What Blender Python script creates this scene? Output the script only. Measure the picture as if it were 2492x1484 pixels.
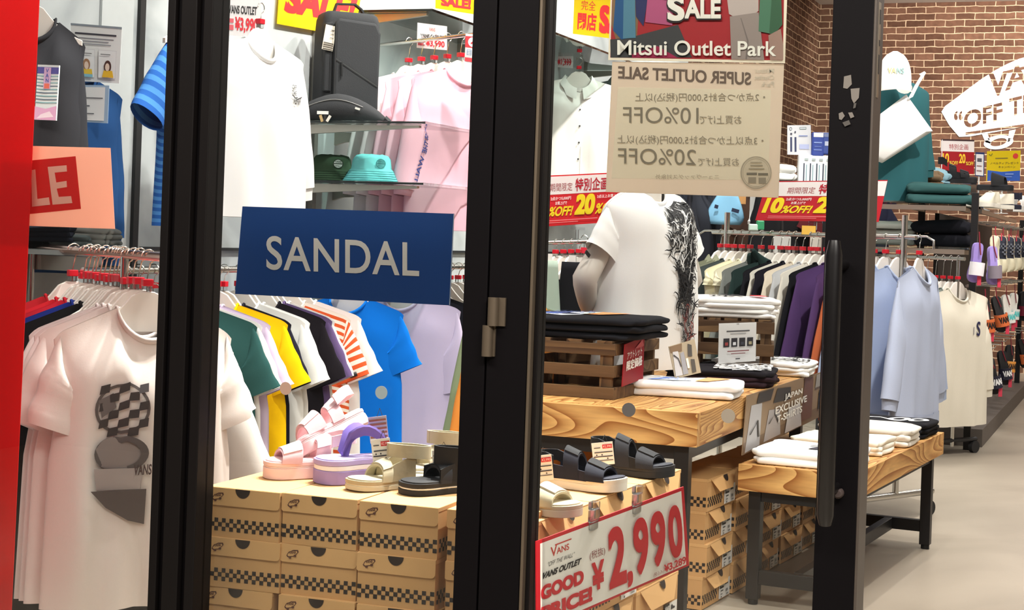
import bpy, bmesh, math, random
from mathutils import Vector, Matrix
rnd = random.Random(7)
PI = math.pi
R = math.radians
scn = bpy.context.scene
for o in list(bpy.data.objects):
    bpy.data.objects.remove(o)
# ------------------------------------------------------------------ camera
FPX, TH, ROLL, CAMH, PPX, PPY = 4000.0, R(21), R(2), 1.3, 1246.0, 577.0
cd = bpy.data.cameras.new('camera')
cam = bpy.data.objects.new('camera', cd)
scn.collection.objects.link(cam)
cd.sensor_fit = 'HORIZONTAL'
cd.sensor_width = 36
cd.lens = 36 * FPX / 2492
cd.shift_y = -(742 - PPY) / 2492
cd.clip_start = 0.05
cam.matrix_world = Matrix.Translation((0, 0, CAMH)) @ Matrix.Rotation(TH, 4, 'Z') @ Matrix.Rotation(PI / 2, 4, 'X') @ Matrix.Rotation(ROLL, 4, 'Z')
scn.camera = cam
# ------------------------------------------------------------------ world, light, exposure
scn.view_settings.view_transform = 'Standard'
scn.view_settings.look = 'None'
scn.view_settings.gamma = 1
scn.view_settings.exposure = 0.15
w = bpy.data.worlds.new('mall_corridor')
scn.world = w
w.use_nodes = True
bg = w.node_tree.nodes['Background']
bg.inputs[0].default_value = (1.0, 0.93, 0.84, 1)
bg.inputs[1].default_value = 0.05
def area(name, loc, aim, sx, sy, power, col=(1, .97, .92), spread=180):
    l = bpy.data.lights.new(name, 'AREA')
    l.shape = 'RECTANGLE'
    l.size, l.size_y, l.energy, l.color = sx, sy, power, col
    l.spread = R(spread)
    o = bpy.data.objects.new(name, l)
    o.location = loc
    d = Vector(aim) - Vector(loc)
    o.rotation_euler = d.to_track_quat('-Z', 'Y').to_euler()
    scn.collection.objects.link(o)
    return o
def spot(name, loc, aim, power, ang=60, blend=.6, rad=.04, col=(1, .96, .9)):
    l = bpy.data.lights.new(name, 'SPOT')
    l.energy, l.spot_size, l.spot_blend, l.shadow_soft_size, l.color = power, R(ang), blend, rad, col
    o = bpy.data.objects.new(name, l)
    o.location = loc
    o.rotation_euler = (Vector(aim) - Vector(loc)).to_track_quat('-Z', 'Y').to_euler()
    scn.collection.objects.link(o)
CEIL = 4.1
for i, y in enumerate((4.9, 7.3, 9.7, 12.3, 15.5)):
    for x in (-2.3, -.2, 1.9):
        area('ceiling_panel_light', (x, y, CEIL - .06), (x, y + .01, 0), .6, .6, 16 + 3 * i)
for y, p in ((4.5, 95), (5.6, 135), (6.6, 215), (7.6, 230), (8.8, 200), (10.2, 200), (12.4, 180), (15, 150)):
    spot('wall_track_spot', (-2.05, y - .3, CEIL - .25), (-3.5, y + .2, 1.4), p * 1.35, 75)
area('front_fill_light', (-1.6, .9, 3.7), (-1.6, 2.6, .6), 3.0,   .5, 150, (1, .93, .84))  # added lamp outside, no fixture in view; brightens the signs on the front
area('front_fill_light', (-3.4, 1.6, 3.7), (-2.8, 3.4, .6), 1.6, .4, 50, (1, .93, .84))  # added likewise, for the left end of the front
area('front_fill_light', (1.2, 1.0, 3.7), (-.6, 3.6, .4), 1.6, .5, 210, (1, .94, .86))  # added at the right to brighten the price sign and box sides
spot('box_fill_spot', (-1.55, 5.3, CEIL - .25), (-1.85, 4.0, .6), 620, 40)  # added spot that bleaches the tops of the shoe boxes
spot('box_fill_spot', (-.5, 4.9, CEIL - .25), (-1.25, 4.3, .6), 330, 40)  # second added spot, for the boxes behind the door glass
spot('door_fill_spot', (-.5, 5.3, CEIL - .25), (-.95, 3.5, 1.5), 240, 50)  # added inside so the sheet on the door is lit through from behind
spot('window_fill_spot', (-1.9, 5.0, CEIL - .25), (-2.45, 4.1, .9), 620, 60)  # added to lift the white tees on the left window rail
spot('table_track_spot', (-1.0, 5.0, CEIL - .25), (-1.6, 6.1, .9), 190, 50)
spot('bench_track_spot', (-.2, 6.0, CEIL - .25), (-1.1, 6.6, .5), 190, 50)
spot('rack_track_spot', (-.4, 7.0, CEIL - .25), (-1.3, 8.2, .9), 330, 50)
spot('display_fill_spot', (-.2, 9.3, CEIL - .25), (-1.35, 11.5, 2.0), 300, 45)  # added for more light on the teal mannequin and white tote
spot('gondola_track_spot', (.5, 10.0, CEIL - .25), (-.9, 10.4, .9), 260, 60)
spot('back_wall_track_spot', (-1.2, 16.5, CEIL - .25), (-1.5, 18.9, 2.9), 400, 110)
spot('back_wall_track_spot', (.6, 16.5, CEIL - .25), (.6, 18.9, 2.8), 280, 110)
for x, y in ((.2, 7.2), (.9, 9.4), (.3, 11.8), (1.3, 6.2)):
    spot('floor_track_spot', (x, y, CEIL - .25), (x + .2, y + .4, 0), 190, 46, .9)

def cray(u, v):
    du, dv = u - PPX, v - PPY
    x = du * math.cos(ROLL) + dv * math.sin(ROLL)
    y = -du * math.sin(ROLL) + dv * math.cos(ROLL)
    return Vector((-math.sin(TH) + math.cos(TH) * x / FPX, math.cos(TH) + math.sin(TH) * x / FPX, -y / FPX))
CO = Vector((0, 0, CAMH))
def at(u, v, Z): return CO + cray(u, v) * Z                      # a measured image point at a distance
def at_h(u, v, h): r = cray(u, v); return CO + r * ((h - CAMH) / r.z)   # ... on a horizontal plane
def at_y(u, v, y): r = cray(u, v); return CO + r * (y / r.y)            # ... on a plane parallel to the shop front
def at_x(u, v, x): r = cray(u, v); return CO + r * (x / r.x)            # ... on a plane along the side wall
def dirw(a, b): return TH + math.atan2(b, a)                     # heading of (right, away) as a world angle

# ------------------------------------------------------------------ materials
MATS = {}
def lin(c):
    c = c / 255.0
    return c / 12.92 if c <= .04045 else ((c + .055) / 1.055) ** 2.4
def newmat(key):
    m = bpy.data.materials.new(key)
    m.use_nodes = True
    nt = m.node_tree
    return m, nt, nt.nodes, nt.links, nt.nodes['Principled BSDF']
def L3(rgb): return (lin(rgb[0]), lin(rgb[1]), lin(rgb[2]), 1)
def plain(rgb, rough=.6, metal=0.0, var=.06, scale=30, bump=0.0, key=None, spec=.5):
    k = key or ('p', tuple(rgb), rough, metal, var, scale, bump, spec)
    if k in MATS: return MATS[k]
    m, nt, N, L, P = newmat('surface_%d_%d_%d' % tuple(rgb))
    P.inputs['Roughness'].default_value = rough
    P.inputs['Metallic'].default_value = metal
    P.inputs['Specular IOR Level'].default_value = spec
    tc = N.new('ShaderNodeTexCoord')
    nz = N.new('ShaderNodeTexNoise')
    nz.inputs['Scale'].default_value = scale
    nz.inputs['Detail'].default_value = 3
    L.new(tc.outputs['Object'], nz.inputs['Vector'])
    mx = N.new('ShaderNodeMix')
    mx.data_type = 'RGBA'
    c = L3(rgb)
    mx.inputs['A'].default_value = tuple(x * (1 - var) for x in c[:3]) + (1,)
    mx.inputs['B'].default_value = tuple(min(1, x * (1 + var)) for x in c[:3]) + (1,)
    L.new(nz.outputs['Fac'], mx.inputs['Factor'])
    L.new(mx.outputs['Result'], P.inputs['Base Color'])
    if bump:
        b = N.new('ShaderNodeBump')
        b.inputs['Strength'].default_value = bump
        b.inputs['Distance'].default_value = .004
        L.new(nz.outputs['Fac'], b.inputs['Height'])
        L.new(b.outputs['Normal'], P.inputs['Normal'])
    MATS[k] = m
    return m
def fabric(rgb): return plain(rgb, .92, 0, .05, 300, .05, spec=.15)
def ink(rgb): return plain(rgb, .6, 0, .01, 20)
def steel(rgb=(200, 198, 192), rough=.22): return plain(rgb, rough, 1.0, .03, 20)
def paper(rgb, tr=.45):
    k = ('paper', tuple(rgb), tr)
    if k in MATS: return MATS[k]
    m, nt, N, L, P = newmat('paper_%d_%d_%d' % tuple(rgb))
    out = N['Material Output']
    P.inputs['Base Color'].default_value = L3(rgb)
    P.inputs['Roughness'].default_value = .45
    t = N.new('ShaderNodeBsdfTranslucent')
    t.inputs['Color'].default_value = L3(rgb)
    mx = N.new('ShaderNodeMixShader')
    mx.inputs[0].default_value = tr
    L.new(P.outputs[0], mx.inputs[1])
    L.new(t.outputs[0], mx.inputs[2])
    L.new(mx.outputs[0], out.inputs[0])
    MATS[k] = m
    return m
def glassy(key, tint=(1, 1, 1), refl=.05, rough=.0):
    if key in MATS: return MATS[key]
    m, nt, N, L, P = newmat(key)
    out = N['Material Output']
    N.remove(P)
    t = N.new('ShaderNodeBsdfTransparent')
    t.inputs[0].default_value = tint + (1,)
    g = N.new('ShaderNodeBsdfGlossy')
    g.inputs['Roughness'].default_value = rough
    fr = N.new('ShaderNodeFresnel')
    fr.inputs[0].default_value = 1.45
    mu = N.new('ShaderNodeMath')
    mu.operation = 'MULTIPLY'
    mu.inputs[1].default_value = refl / .04
    L.new(fr.outputs[0], mu.inputs[0])
    mx = N.new('ShaderNodeMixShader')
    L.new(mu.outputs[0], mx.inputs[0])
    L.new(t.outputs[0], mx.inputs[1])
    L.new(g.outputs[0], mx.inputs[2])
    L.new(mx.outputs[0], out.inputs[0])
    MATS[key] = m
    return m
GLASS = lambda: glassy('pane_glass', (.97, .985, .98), .03)
SHELFGLASS = lambda: glassy('shelf_glass', (.80, .90, .88), .06)
CLEAR = lambda: glassy('clear_plastic', (.92, .93, .93), .05, .2)
def wood(a, b, scale, axis, key):
    if key in MATS: return MATS[key]
    m, nt, N, L, P = newmat(key)
    P.inputs['Roughness'].default_value = .55
    P.inputs['Specular IOR Level'].default_value = .25
    tc = N.new('ShaderNodeTexCoord')
    mp = N.new('ShaderNodeMapping')
    s = [1.0, 1.0, 1.0]
    s[axis] = .10
    mp.inputs['Scale'].default_value = s
    mp.inputs['Location'].default_value = (.37, .21, .063)
    L.new(tc.outputs['Object'], mp.inputs['Vector'])
    nz = N.new('ShaderNodeTexNoise')
    nz.inputs['Scale'].default_value = 6.5
    nz.inputs['Detail'].default_value = 1.0
    nz.inputs['Distortion'].default_value = .5
    L.new(mp.outputs[0], nz.inputs['Vector'])
    mu = N.new('ShaderNodeMath')
    mu.operation = 'MULTIPLY'
    mu.inputs[1].default_value = scale
    L.new(nz.outputs['Fac'], mu.inputs[0])
    fr = N.new('ShaderNodeMath')
    fr.operation = 'FRACT'
    L.new(mu.outputs[0], fr.inputs[0])
    cr = N.new('ShaderNodeValToRGB')
    e = cr.color_ramp.elements
    e[0].position, e[0].color = 0, L3(a)
    e[1].position, e[1].color = 1, L3(b)
    x = e.new(.62); x.color = L3([p * .6 + q * .4 for p, q in zip(a, b)])
    x = e.new(.97); x.color = L3(b)
    x = e.new(.05); x.color = L3(a)
    L.new(fr.outputs[0], cr.inputs[0])
    f = N.new('ShaderNodeTexNoise')
    f.inputs['Scale'].default_value = 90
    L.new(mp.outputs[0], f.inputs['Vector'])
    mx = N.new('ShaderNodeMix')
    mx.data_type = 'RGBA'
    mx.blend_type = 'MULTIPLY'
    mx.inputs['Factor'].default_value = .45
    L.new(cr.outputs[0], mx.inputs['A'])
    L.new(f.outputs['Fac'], mx.inputs['B'])
    hv = N.new('ShaderNodeMix')
    hv.data_type = 'RGBA'
    hv.blend_type = 'ADD'
    hv.inputs['Factor'].default_value = .0
    L.new(mx.outputs['Result'], hv.inputs['A'])
    L.new(hv.outputs['Result'], P.inputs['Base Color'])
    MATS[key] = m
    return m
OAK = lambda ax: wood((244, 192, 120), (166, 104, 50), 24, ax, 'oiled_ash_%d' % ax)
WALNUT = lambda ax: wood((128, 98, 68), (84, 60, 42), 7, ax, 'stained_crate_wood_%d' % ax)
def brick(key, swap):
    m, nt, N, L, P = newmat(key)
    P.inputs['Roughness'].default_value = .85
    P.inputs['Specular IOR Level'].default_value = .2
    g = N.new('ShaderNodeNewGeometry')
    sp = N.new('ShaderNodeSeparateXYZ')
    L.new(g.outputs['Position'], sp.inputs[0])
    cb = N.new('ShaderNodeCombineXYZ')
    L.new(sp.outputs[1 if swap else 0], cb.inputs[0])
    L.new(sp.outputs[2], cb.inputs[1])
    nz0 = N.new('ShaderNodeTexNoise')
    nz0.inputs['Scale'].default_value = 9
    L.new(cb.outputs[0], nz0.inputs['Vector'])
    ad = N.new('ShaderNodeMix')
    ad.data_type = 'RGBA'
    ad.blend_type = 'LINEAR_LIGHT'
    ad.inputs['Factor'].default_value = .012
    L.new(cb.outputs[0], ad.inputs['A'])
    L.new(nz0.outputs['Color'], ad.inputs['B'])
    b = N.new('ShaderNodeTexBrick')
    b.inputs['Scale'].default_value = 1.0
    b.inputs['Brick Width'].default_value = .215
    b.inputs['Row Height'].default_value = .075
    b.inputs['Mortar Size'].default_value = .0055
    b.inputs['Mortar Smooth'].default_value = .25
    b.inputs['Bias'].default_value = -.1
    b.inputs['Color1'].default_value = L3((118, 84, 66))
    b.inputs['Color2'].default_value = L3((86, 58, 44))
    b.inputs['Mortar'].default_value = L3((205, 176, 146))
    L.new(ad.outputs['Result'], b.inputs['Vector'])
    nz = N.new('ShaderNodeTexNoise')
    nz.inputs['Scale'].default_value = 14
    nz.inputs['Detail'].default_value = 5
    L.new(cb.outputs[0], nz.inputs['Vector'])
    mx = N.new('ShaderNodeMix')
    mx.data_type = 'RGBA'
    mx.blend_type = 'OVERLAY'
    mx.inputs['Factor'].default_value = .55
    L.new(b.outputs['Color'], mx.inputs['A'])
    L.new(nz.outputs['Fac'], mx.inputs['B'])
    L.new(mx.outputs['Result'], P.inputs['Base Color'])
    bp = N.new('ShaderNodeBump')
    bp.inputs['Distance'].default_value = .006
    bp.inputs['Strength'].default_value = .6
    bp.invert = True
    L.new(b.outputs['Fac'], bp.inputs['Height'])
    L.new(bp.outputs['Normal'], P.inputs['Normal'])
    return m
def cloudy(key, c0, c1, scale, rough=.5, stretch=(1, 1, 1), bump=.0):
    m, nt, N, L, P = newmat(key)
    tc = N.new('ShaderNodeTexCoord')
    mp = N.new('ShaderNodeMapping')
    mp.inputs['Scale'].default_value = stretch
    L.new(tc.outputs['Object'], mp.inputs[0])
    nz = N.new('ShaderNodeTexNoise')
    nz.inputs['Scale'].default_value = scale
    nz.inputs['Detail'].default_value = 6
    nz.inputs['Distortion'].default_value = .8
    L.new(mp.outputs[0], nz.inputs['Vector'])
    cr = N.new('ShaderNodeValToRGB')
    cr.color_ramp.elements[0].position, cr.color_ramp.elements[0].color = .32, L3(c0)
    cr.color_ramp.elements[1].position, cr.color_ramp.elements[1].color = .68, L3(c1)
    L.new(nz.outputs['Fac'], cr.inputs[0])
    L.new(cr.outputs[0], P.inputs['Base Color'])
    P.inputs['Roughness'].default_value = rough
    return m

# ------------------------------------------------------------------ mesh builder
class MB:
    def __init__(s): s.v, s.f, s.m, s.mats = [], [], [], []
    def mi(s, m):
        if m not in s.mats: s.mats.append(m)
        return s.mats.index(m)
    def add(s, vs, fs, m):
        n, k = len(s.v), s.mi(m)
        s.v += [tuple(x) for x in vs]
        for f in fs: s.f.append([i + n for i in f]); s.m.append(k)
    def box(s, c, d, m, rz=0, M=None, taper=None):
        x, y, z = d[0] / 2, d[1] / 2, d[2] / 2
        p = [Vector((a * x, b * y, e * z)) for e in (-1, 1) for a, b in ((-1, -1), (1, -1), (1, 1), (-1, 1))]
        if taper: p = [q if i < 4 else Vector((q.x * taper, q.y * taper, q.z)) for i, q in enumerate(p)]
        if rz: p = [Matrix.Rotation(rz, 3, 'Z') @ q for q in p]
        if M: p = [M @ q for q in p]
        s.add([q + Vector(c) for q in p], [[3, 2, 1, 0], [4, 5, 6, 7], [0, 1, 5, 4], [1, 2, 6, 5], [2, 3, 7, 6], [3, 0, 4, 7]], m)
    def tube(s, pts, r, m, n=8, cap=True, sq=1.0):
        pts = [Vector(p) for p in pts]
        rs = r if isinstance(r, (list, tuple)) else [r] * len(pts)
        vs, up = [], None
        for i, p in enumerate(pts):
            t = (pts[min(i + 1, len(pts) - 1)] - pts[max(i - 1, 0)]).normalized()
            if up is None: up = Vector((0, 0, 1)) if abs(t.z) < .9 else Vector((1, 0, 0))
            a = t.cross(up).normalized()
            up = a.cross(t).normalized()
            for k in range(n):
                q = 2 * PI * k / n
                vs.append(p + (a * math.cos(q) + up * math.sin(q) * sq) * rs[i])
        fs = []
        for i in range(len(pts) - 1):
            for k in range(n):
                fs.append([i * n + k, i * n + (k + 1) % n, (i + 1) * n + (k + 1) % n, (i + 1) * n + k])
        if cap: fs += [list(range(n))[::-1], [(len(pts) - 1) * n + k for k in range(n)]]
        s.add(vs, fs, m)
    def loft(s, secs, m, cap0=True, cap1=True, mats=None):
        n = len(secs[0])
        vs = [p for q in secs for p in q]
        for i in range(len(secs) - 1):
            pass
        base = len(s.v)
        s.v += [tuple(p) for p in vs]
        for i in range(len(secs) - 1):
            k = s.mi(mats[i] if mats else m)
            for j in range(n):
                s.f.append([base + i * n + j, base + i * n + (j + 1) % n, base + (i + 1) * n + (j + 1) % n, base + (i + 1) * n + j]); s.m.append(k)
        k = s.mi(m)
        if cap0: s.f.append([base + j for j in range(n)][::-1]); s.m.append(s.mi(mats[0]) if mats else k)
        if cap1: s.f.append([base + (len(secs) - 1) * n + j for j in range(n)]); s.m.append(s.mi(mats[-1]) if mats else k)
    def prism(s, out, y0, y1, m):                               # outline in xz extruded along y
        n = len(out)
        vs = [(x, y0, z) for x, z in out] + [(x, y1, z) for x, z in out]
        s.add(vs, [list(range(n)), [n + i for i in range(n)][::-1]] + [[i, i + n, (i + 1) % n + n, (i + 1) % n] for i in range(n)], m)
    def band(s, pts, wv, th, m):                                # flat strap: centre line, width vector(s), thickness
        pts = [Vector(p) for p in pts]
        vs = []
        for i, p in enumerate(pts):
            t = (pts[min(i + 1, len(pts) - 1)] - pts[max(i - 1, 0)]).normalized()
            wd = Vector(wv[i]) if isinstance(wv, list) else Vector(wv)
            nn = t.cross(wd).normalized() * th / 2
            vs += [p - wd / 2 - nn, p + wd / 2 - nn, p + wd / 2 + nn, p - wd / 2 + nn]
        fs = [[3, 2, 1, 0], [4 * (len(pts) - 1) + k for k in range(4)]]
        for i in range(len(pts) - 1):
            for k in range(4): fs.append([4 * i + k, 4 * i + (k + 1) % 4, 4 * i + 4 + (k + 1) % 4, 4 * i + 4 + k])
        s.add(vs, fs, m)
    def build(s, name, parent=None, smooth=False, bevel=0, loc=None, rz=0):
        me = bpy.data.meshes.new(name)
        me.from_pydata(s.v, [], s.f)
        for m in s.mats: me.materials.append(m)
        me.polygons.foreach_set('material_index', s.m)
        bm = bmesh.new()
        bm.from_mesh(me)
        if not getattr(s, 'keep', False): bmesh.ops.recalc_face_normals(bm, faces=bm.faces)
        bm.to_mesh(me)
        bm.free()
        if smooth:
            me.polygons.foreach_set('use_smooth', [True] * len(me.polygons))
            if smooth != 2: me.set_sharp_from_angle(angle=R(50))
        o = bpy.data.objects.new(name, me)
        scn.collection.objects.link(o)
        if parent: o.parent = parent
        if loc is not None: o.location = loc
        if rz: o.rotation_euler = (0, 0, rz)
        if bevel:
            b = o.modifiers.new('bevel', 'BEVEL')
            b.width, b.segments, b.limit_method = bevel, 2, 'ANGLE'
        return o
def tag(o, label, cat, group=None):
    o['label'] = label
    o['category'] = cat
    if group: o['group'] = group
    return o
def thing(name, label, cat, loc=(0, 0, 0), rz=0, group=None):
    o = bpy.data.objects.new(name, None)
    o.empty_display_size = .05
    scn.collection.objects.link(o)
    o.location = loc
    o.rotation_euler = (0, 0, rz)
    return tag(o, label, cat, group)
def struct(o): o['kind'] = 'structure'; return o
def dup(root, loc, rz, label, group=None):
    r = root.copy()
    scn.collection.objects.link(r)
    r.location, r.rotation_euler = loc, (0, 0, rz)
    r['label'] = label
    if group: r['group'] = group
    for ch in list(root.children):
        c = ch.copy()
        scn.collection.objects.link(c)
        c.parent = r
        for g in list(ch.children):
            d = g.copy()
            scn.collection.objects.link(d)
            d.parent = c
    return r
TXT = {}
def textgeo(body, bold=0.0, spacing=1.0):
    k = (body, bold, spacing)
    if k not in TXT:
        c = bpy.data.curves.new('lettering', 'FONT')
        c.body = body
        c.resolution_u = 5
        c.offset = bold
        c.space_character = spacing
        c.space_line = .9
        o = bpy.data.objects.new('lettering', c)
        scn.collection.objects.link(o)
        dg = bpy.context.evaluated_depsgraph_get()
        me = bpy.data.meshes.new_from_object(o.evaluated_get(dg))
        vs = [(v.co.x, v.co.y) for v in me.vertices]
        fs = [list(p.vertices) for p in me.polygons]
        bpy.data.objects.remove(o)
        bpy.data.curves.remove(c)
        bpy.data.meshes.remove(me)
        x0, x1 = min(v[0] for v in vs), max(v[0] for v in vs)
        y0, y1 = min(v[1] for v in vs), max(v[1] for v in vs)
        TXT[k] = ([((x - x0) / (x1 - x0), (y - y0) / (y1 - y0)) for x, y in vs], fs, x1 - x0, y1 - y0)
    return TXT[k]
def printed(mb, fmap, items, lift=.0006, mk=ink):
    """flat print: every item is laid over the former ones; fmap(a, b, lift) gives the point on the surface"""
    lift = min(lift, .006 / max(8, len(items)))
    for i, it in enumerate(items):
        h = .0004 + lift * (i + 1)
        t = it[0]
        if t == 't':
            _, body, a0, b0, a1, b1, col = it[:7]
            opt = it[7] if len(it) > 7 else {}
            bold = opt.get('bold', .02)
            thin = min(bold, .016)
            vs, fs, tw, thh = textgeo(body, thin, opt.get('sp', 1.0))
            sh = opt.get('shear', 0)
            fat = (bold - thin) * 1.1                             # heavy letters: the outline stroked by shifted copies
            for ci, (ox, oy) in enumerate(((0, 0),) if fat < .004 else ((-1, -1), (1, -1), (-1, 1), (1, 1), (-1, 0), (1, 0), (0, 0))):
                P = []
                for x, y in vs:
                    kx, ky = 1 / (1 + 2 * fat / tw), 1 / (1 + 2 * fat / thh)
                    x, y = .5 + (x - .5) * kx + ox * fat / tw * kx, .5 + (y - .5) * ky + oy * fat / thh * ky
                    x = x + sh * (y - .5)
                    if opt.get('mirror'): x = 1 - x
                    P.append(fmap(a0 + (a1 - a0) * x, b0 + (b1 - b0) * y + opt.get('rise', 0) * x, h + ci * .00006))
                mb.add(P, fs, mk(col))
        elif t == 'r':
            _, a0, b0, a1, b1, col = it
            mb.add([fmap(a0, b0, h), fmap(a1, b0, h), fmap(a1, b1, h), fmap(a0, b1, h)], [[0, 1, 2, 3]], mk(col))
        elif t == 'p':
            mb.add([fmap(a, b, h) for a, b in it[1]], [list(range(len(it[1])))], mk(it[2]))
        elif t == 'o':
            _, a, b, ra, rb, col = it
            mb.add([fmap(a + ra * math.cos(q * PI / 12), b + rb * math.sin(q * PI / 12), h) for q in range(24)], [list(range(24))], mk(col))
        elif t == 'q':                                          # ring
            _, a, b, ra, rb, wd, col = it
            P = [fmap(a + ra * k * math.cos(q * PI / 14), b + rb * k * math.sin(q * PI / 14), h) for k in (1, 1 - wd) for q in range(28)]
            mb.add(P, [[q, (q + 1) % 28, 28 + (q + 1) % 28, 28 + q] for q in range(28)], mk(col))
        elif t == 'l':                                          # brush line through points
            _, pts, wd, col = it
            P = []
            for k, (a, b) in enumerate(pts):
                p, q = pts[max(k - 1, 0)], pts[min(k + 1, len(pts) - 1)]
                dx, dy = q[0] - p[0], q[1] - p[1]
                n = math.hypot(dx, dy) or 1
                ww = wd if not isinstance(wd, (list, tuple)) else wd[k]
                P += [fmap(a - dy / n * ww, b + dx / n * ww, h), fmap(a + dy / n * ww, b - dx / n * ww, h)]
            mb.add(P, [[2 * k, 2 * k + 1, 2 * k + 3, 2 * k + 2] for k in range(len(pts) - 1)], mk(col))
def sign(name, label, cat, corners, base, items, th=.003, group=None, mk=None, extra=None, lift=.0006, kind=None):
    """a sheet from its four corners TL, TR, BR, BL; print faces the viewer"""
    TL, TR, BR, BL = [Vector(c) for c in corners]
    pn = (TR - TL).cross(TL - BL)
    BR = CO + (BR - CO) * ((TL - CO).dot(pn) / (BR - CO).dot(pn))
    O = (TL + TR + BR + BL) / 4
    n = (TR - TL).cross(TL - BL).normalized()
    if n.dot(CO - O) < 0: n = -n
    def f(a, b, h=0): return (BL * (1 - a) + BR * a) * (1 - b) + (TL * (1 - a) + TR * a) * b + n * h - O
    mb = MB()
    k = [f(0, 0), f(1, 0), f(1, 1), f(0, 1)]
    bm_ = base if not isinstance(base, tuple) else (mk or paper)(base)
    mb.add([p for p in k] + [p - n * th for p in k], [[0, 1, 2, 3], [7, 6, 5, 4], [0, 4, 5, 1], [1, 5, 6, 2], [2, 6, 7, 3], [3, 7, 4, 0]], bm_)
    printed(mb, f, items, lift, mk or ink)
    o = mb.build(name, loc=O)
    tag(o, label, cat, group)
    return o, f, n, O
def quad_y(pts, y): return [at_y(u, v, y) for u, v in pts]
def quad_x(pts, x): return [at_x(u, v, x) for u, v in pts]
def quad_z(pts, zs): return [at(u, v, z) for (u, v), z in zip(pts, zs)]
ORD = 'first second third fourth fifth sixth seventh eighth ninth tenth eleventh twelfth thirteenth fourteenth fifteenth sixteenth seventeenth eighteenth nineteenth twentieth'.split()
# ================================================================== SETTING
XL, YB, YF = -3.56, 18.9, 3.5
def flat(name, pts, m):
    mb = MB()
    mb.add(pts, [[0, 1, 2, 3]], m)
    return struct(mb.build(name))
FLOORM = cloudy('polished_mortar_floor', (140, 130, 116), (178, 167, 151), 1.1, .38, (1, .55, 1))  # mortar clouding whose stretched pale streaks also imitate streaks of spotlight
CONC = cloudy('fair_faced_concrete', (158, 163, 165), (200, 204, 204), 2.2, .8, (1, 1, 1.3))
BRK_L, BRK_B = brick('brick_side', True), brick('brick_back', False)
flat('floor', [(-6, -1, 0), (7, -1, 0), (7, YB, 0), (-6, YB, 0)], FLOORM)
flat('ceiling', [(XL, YF, CEIL), (XL, YB, CEIL), (5, YB, CEIL), (5, YF, CEIL)], plain((215, 210, 204), .9))
flat('wall_left', [(XL, YF, 0), (XL, 13.2, 0), (XL, 13.2, CEIL), (XL, YF, CEIL)], CONC)
flat('wall_left', [(XL, 13.2, 0), (XL, YB, 0), (XL, YB, CEIL), (XL, 13.2, CEIL)], BRK_L)
flat('wall_back', [(XL, YB, 0), (5, YB, 0), (5, YB, CEIL), (XL, YB, CEIL)], BRK_B)
flat('wall_right', [(5, YF, 0), (5, YB, 0), (5, YB, CEIL), (5, YF, CEIL)], plain((200, 192, 182), .9))
flat('wall_front', [(-6, YF, 2.25), (7, YF, 2.25), (7, YF, CEIL), (-6, YF, CEIL)], plain((28, 26, 26), .6))
BLACK = plain((7, 5, 7), .55, 0, .1, 12, spec=.1)
BLACK2 = plain((14, 11, 11), .5, 0, .1, 12, spec=.15)
BRONZE = plain((104, 92, 78), .4, .6, .08, 12)
def post(name, strips):
    mb = MB()
    for x0, x1, y0, y1, m in strips:
        mb.box(((x0 + x1) / 2, (y0 + y1) / 2, 1.125), (x1 - x0, y1 - y0, 2.25), m)
    return mb
struct(post('trim_1', [(-2.254, -2.232, 3.46, 3.54, BLACK2), (-2.232, -2.212, 3.475, 3.54, BLACK), (-2.212, -2.168, 3.455, 3.54, BLACK2),
                       (-2.168, -2.152, 3.475, 3.54, BLACK), (-2.152, -2.126, 3.46, 3.54, BLACK2)]).build('trim_1', bevel=.002))
struct(post('trim_2', [(-1.442, -1.384, 3.46, 3.54, BLACK)]).build('trim_2', bevel=.002))
def pane(name, x0, x1, z0=.05, z1=2.2, parent=None):
    mb = MB()
    mb.box(((x0 + x1) / 2, 3.505, (z0 + z1) / 2), (x1 - x0, .008, z1 - z0), GLASS())
    o = mb.build(name, parent)
    return o
w1 = thing('window_1', 'left shop window pane', 'window'); struct(w1)
pane('glass_pane', -4.4, -2.254, parent=w1)
w2 = thing('window_2', 'middle shop window pane', 'window'); struct(w2)
pane('glass_pane', -2.126, -1.442, parent=w2)
for o in (w1, w2): del o['category']; del o['label']
# glazed entrance door
d = thing('door_1', 'black framed glass door', 'door'); struct(d)
del d['category']; del d['label']
mb = MB()
mb.box((-1.331, 3.495, 1.09), (.098, .07, 2.14), BLACK)
mb.box((-1.2765, 3.492, 1.09), (.007, .072, 2.14), BRONZE)
mb.box((-1.268, 3.5, 1.09), (.010, .05, 2.14), BLACK2)
mb.box((-.581, 3.492, 1.09), (.086, .066, 2.14), BLACK)
mb.box((-.536, 3.51, 1.09), (.006, .10, 2.14), plain((66, 58, 52), .45))
mb.box((-.94, 3.5, .13), (.65, .06, .22), BLACK)
mb.box((-.94, 3.5, 2.13), (.65, .06, .12), BLACK)
mb.build('stile', d, bevel=.002)
pane('glass_pane', -1.263, -.624, .24, 2.07, d)
mb = MB()
for k, (u, v0, v1, dx) in enumerate(((1200, 724, 792, 8), (1186, 792, 866, -3))):
    p0, p1 = at_y(u - 10, v1, 3.452), at_y(u + 10, v0, 3.452)
    mb.tube([(p0.x + .010, 3.449, p0.z), (p0.x + .010, 3.449, p1.z)], .0125, BRONZE, 14)
    mb.box((p0.x + .016 + dx * .001, 3.457, (p0.z + p1.z) / 2), (.026, .006, p1.z - p0.z), BRONZE)
mb.build('hinge', d, smooth=True)
mb = MB()
hx = at_y(2020, 930, 3.40).x
zt, zb = at_y(2024, 585, 3.4).z, at_y(2000, 1276, 3.4).z
PULL = plain((12, 10, 11), .3)
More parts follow.
